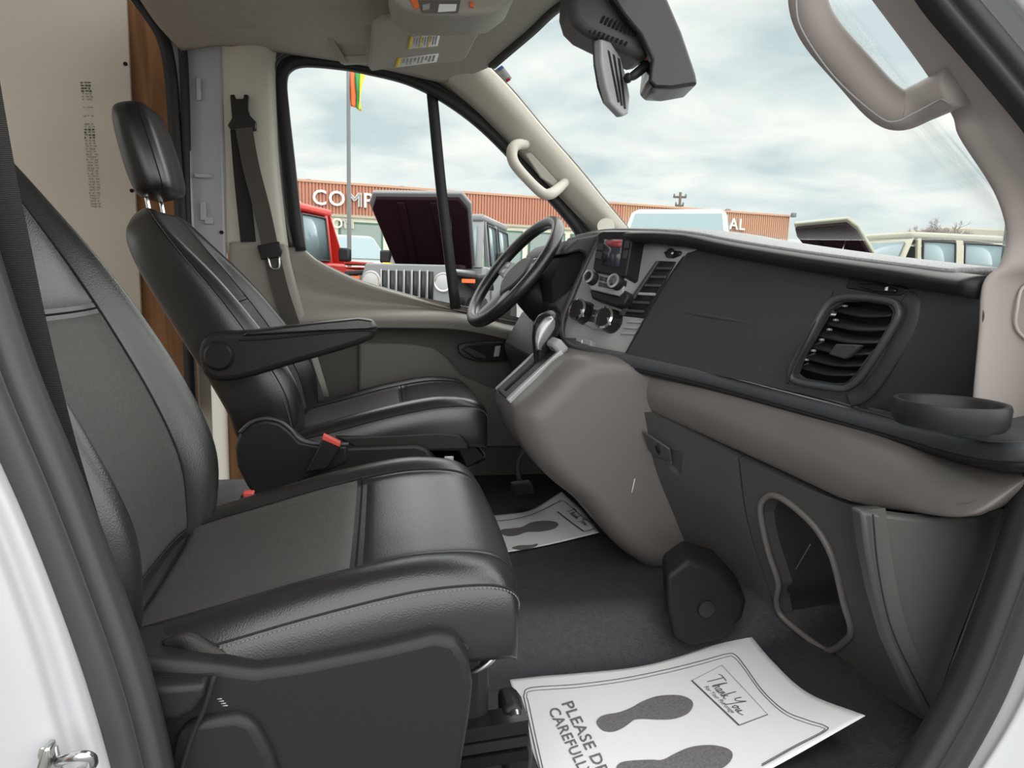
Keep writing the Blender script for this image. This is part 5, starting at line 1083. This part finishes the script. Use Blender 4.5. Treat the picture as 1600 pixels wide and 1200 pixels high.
# ---- plain cars
def car(front, ang, paint, label, zo=0.0, name='parked_car', L_=4.5, W_=1.8, H_=1.7, grp='parked road cars', hoodz=1.0):
    c, s = math.cos(ang), math.sin(ang)
    T = lambda p: V3((front[0] + c*p[0]-s*p[1], front[1] + s*p[0]+c*p[1], GZ+zo+p[2]))
    E_ = empty(name, (front[0], front[1], GZ+zo), label, 'car', grp)
    side = [(-L_, .45), (-L_, .95), (-L_+.1, 1.05), (-1.35, 1.05*hoodz), (-.35, .93*hoodz), (-.05, .80*hoodz), (0, .5), (-.1, .35), (-L_+.1, .35)]
    prism('body', [T((x, -W_/2, z)) for x, z in side], T((0, W_, 0))-T((0, 0, 0)), paint, E_, bevel=.09, seg=3)
    z0 = 1.04*hoodz
    def ring(z, x0, x1, w): return [T((x0, -w, z)), T((x1, -w, z)), T((x1, w, z)), T((x0, w, z))]
    loft('cabin', [ring(z0-.03, -L_+.15, -1.15, W_*.46), ring(H_-.06, -L_+.65, -2.05, W_*.37), ring(H_, -L_+.8, -2.2, W_*.33)], paint, E_, smooth='auto', bevel=.04)
    def mixp(a, b, t): return a*(1-t)+b*t
    lo, hi = ring(z0-.03, -L_+.15, -1.15, W_*.46), ring(H_-.06, -L_+.65, -2.05, W_*.37)
    def panel(n, a0, a1, b0, b1, m):                      # glass on a cabin face between two lower and two upper corners
        q = [mixp(mixp(a0, a1, u), mixp(b0, b1, u), v) for u, v in ((.05, .05), (.95, .05), (.95, .97), (.05, .97))]
        nn_ = np.cross(q[1]-q[0], q[3]-q[0]); nn_ /= np.linalg.norm(nn_); cc_ = T((-L_*.6, 0, 1.2))
        if np.dot(nn_, q[0]-cc_) < 0: nn_ = -nn_
        return prism(n, [p+nn_*.004 for p in q], nn_*.012, m, E_, bevel=0, smooth=False)
    panel('windscreen', lo[1], lo[2], hi[1], hi[2], 'car_glass'); panel('side_window', lo[0], lo[1], hi[0], hi[1], 'car_glass'); panel('side_window', lo[3], lo[2], hi[3], hi[2], 'car_glass')
    prism('grille', [T((.0, -.5, .55)), T((.0, .5, .55)), T((-.04, .5, .75)), T((-.04, -.5, .75))], T((.03, 0, 0))-T((0, 0, 0)), 'car_black', E_, bevel=.01)
    for y in (-1, 1):
        prism('headlight', [T((-.03, y*.55, .72)), T((-.10, y*.86, .72)), T((-.16, y*.86, .84)), T((-.08, y*.55, .80))], T((.05, 0, 0))-T((0, 0, 0)), 'lamp_glass', E_, bevel=.01)
        for x in (-.85, -L_+.85): lathe('wheel', [(.20, -.09), (.32, -.10), (.34, -.06), (.34, .06), (.32, .10), (.20, .09)], T((x, y*(W_/2-.1), .34)), T((0, 1, 0))-T((0, 0, 0)), 'tyre', E_, seg=22)
    return E_
car(gp_(572, 16.0), face(572, 12), 'suv_green', 'pale green grey crossover parked behind the grey wagon', .12, H_=1.98, W_=1.75, hoodz=1.32)
car(gp_(1034, 8.8), face(1056, -4), 'suv_white', 'white tall van with broad windscreen just over the dashboard', 0.0, 'parked_van', L_=4.9, W_=1.88, H_=2.20, hoodz=1.15)
car(gp_(1175, 17.0), face(1175, -75), 'suv_white', 'white low car right of the white van over the dashboard', H_=2.0, hoodz=1.25)
car(gp_(1230, 21.0), face(1230, -70), 'car_blue', 'blue grey car half hidden behind the raised cream hood', H_=2.35, hoodz=1.3)
# ---- poles, flag, tree, far roof
p = QK(546, 430, 14.6); top_ = Q(545, 60, p[1])
FP = empty('flag_pole', (p[0], p[1], GZ), 'tall thin grey flag pole outside the driver window', 'pole')
tube('pole', [(p[0], p[1], GZ), (p[0], p[1], top_[2])], [.05, .035], 'pole_grey', FP, n=6, seg=10); lathe('finial', [(0, -.06), (.06, 0), (0, .06)], (p[0], p[1], top_[2]+.05), (0, 0, 1), 'pole_grey', FP, seg=12)
fy = p[1]
FG = empty('flag', Q(556, 140, fy), 'limp orange green and yellow flag hanging on the pole', 'flag')
def strip(name, L_, R_, m):
    rows = [[Q(a, b, fy+.03*math.sin(b*.35)) for a, b in L_], [Q((a+c)/2, (b+d)/2, fy-.03-.05*math.cos(b*.2)) for (a, b), (c, d) in zip(L_, R_)], [Q(a, b, fy+.03*math.cos(b*.3)) for a, b in R_]]
    gsurf(name, rows, 8, 14, m, FG, solid=.006)
strip('orange_stripe', [(546, 107), (546, 130), (547, 150), (548, 166)], [(554, 107), (555, 130), (557, 150), (556, 168)], 'flag_orange')
strip('green_stripe', [(554, 107), (555, 130), (557, 150), (556, 168)], [(563, 109), (561, 132), (561, 152), (560, 172)], 'flag_green')
strip('yellow_stripe', [(563, 109), (561, 132), (561, 152), (560, 172)], [(570, 118), (566, 134), (563, 154), (565, 174)], 'flag_yellow')
p = QK(1055, 440, 62); h_ = Q(1055, 300, p[1])[2]
UPo = empty('utility_pole', (p[0], p[1], GZ), 'dark wooden utility pole with crossarm behind the shop building', 'pole')
tube('post', [(p[0], p[1], GZ), (p[0], p[1], h_)], [.16, .12], 'wood_pole', UPo, n=4, seg=8)
r2 = V3((_R[0], _R[1], 0))
for dz, w_ in ((-.4, .55), (-1.1, .35)):
    c = V3((p[0], p[1], h_+dz)); prism('crossarm', [c-r2*w_+V3((0, 0, -.08)), c+r2*w_+V3((0, 0, -.08)), c+r2*w_+V3((0, 0, .08)), c-r2*w_+V3((0, 0, .08))], (0, .15, 0), 'wood_pole', UPo, bevel=.01)
    for s_ in (-1, 1): lathe('insulator', [(.07, 0), (.09, .08), (.05, .2)], c+r2*w_*s_*.9+V3((0, .05, .08)), (0, 0, 1), 'pole_grey', UPo, seg=8)
lp = QK(1566, 440, 10); zt = Q(1565, 315, lp[1])[2]
LPo = empty('lamp_post', (lp[0], lp[1], GZ), 'thin dark green post beside the near windscreen pillar', 'post')
tube('post', [(lp[0], lp[1], GZ), (lp[0], lp[1], zt)], .05, 'pole_green', LPo, n=4, seg=8); lathe('cap', [(.06, -.02), (.07, .02), (0, .06)], (lp[0], lp[1], zt), (0, 0, 1), 'pole_green', LPo, seg=8)
# bare tree
tp_ = QK(1460, 440, 48)
TR = empty('bare_tree', (tp_[0], tp_[1], GZ), 'leafless bushy tree far beyond the cream wagon', 'tree')
random.seed(11)
tube('trunk', [(tp_[0], tp_[1], GZ), (tp_[0]+.1, tp_[1], 3.6)], [.2, .12], 'twig', TR, n=6, seg=8)
vs, fs = [], []
def twig(a, b, r):
    t = b-a; l = np.linalg.norm(t); t = t/l; s = np.cross(t, (.3, 1, .2)); s /= np.linalg.norm(s); w = np.cross(t, s); n = len(vs)
    for c, q in ((a, r), (b, r*.5)):
        for g_ in range(3): vs.append(c + (s*math.cos(g_*2.1)+w*math.sin(g_*2.1))*q)
    fs.extend([(n+i, n+(i+1) % 3, n+3+(i+1) % 3, n+3+i) for i in range(3)])
def grow(a, d, l, r, lev):
    b = a + d*l; twig(a, b, r)
    if lev:
        for _ in range(4):
            e_ = d + V3([random.gauss(0, .55) for _ in range(3)]); e_[2] = abs(e_[2])*.8+.1; e_ /= np.linalg.norm(e_); grow(b - d*l*random.uniform(0, .4), e_, l*random.uniform(.6, .85), r*.62, lev-1)
for _ in range(7):
    d = V3((random.gauss(0, .8), random.gauss(0, .5), .8)); grow(V3((tp_[0]+.1, tp_[1], 3.4)), d/np.linalg.norm(d), 1.0, .07, 4)
tag(obj('branches', vs, fs, 'twig', TR, smooth=False), kind='stuff')
fr = QK(1525, 440, 60)
FB = empty('far_building', (fr[0], fr[1], GZ), 'low tan roofed building far beyond the cream wagon', 'building')
box('wall', (fr[0]-3.2, fr[1], GZ), (fr[0]+5, fr[1]+6, 5.6), 'sign_cream', FB, bevel=.02); box('roof', (fr[0]-3.6, fr[1]-.4, 5.6), (fr[0]+5.4, fr[1]+6.4, 6.2), 'roof_tan', FB, bevel=.1)
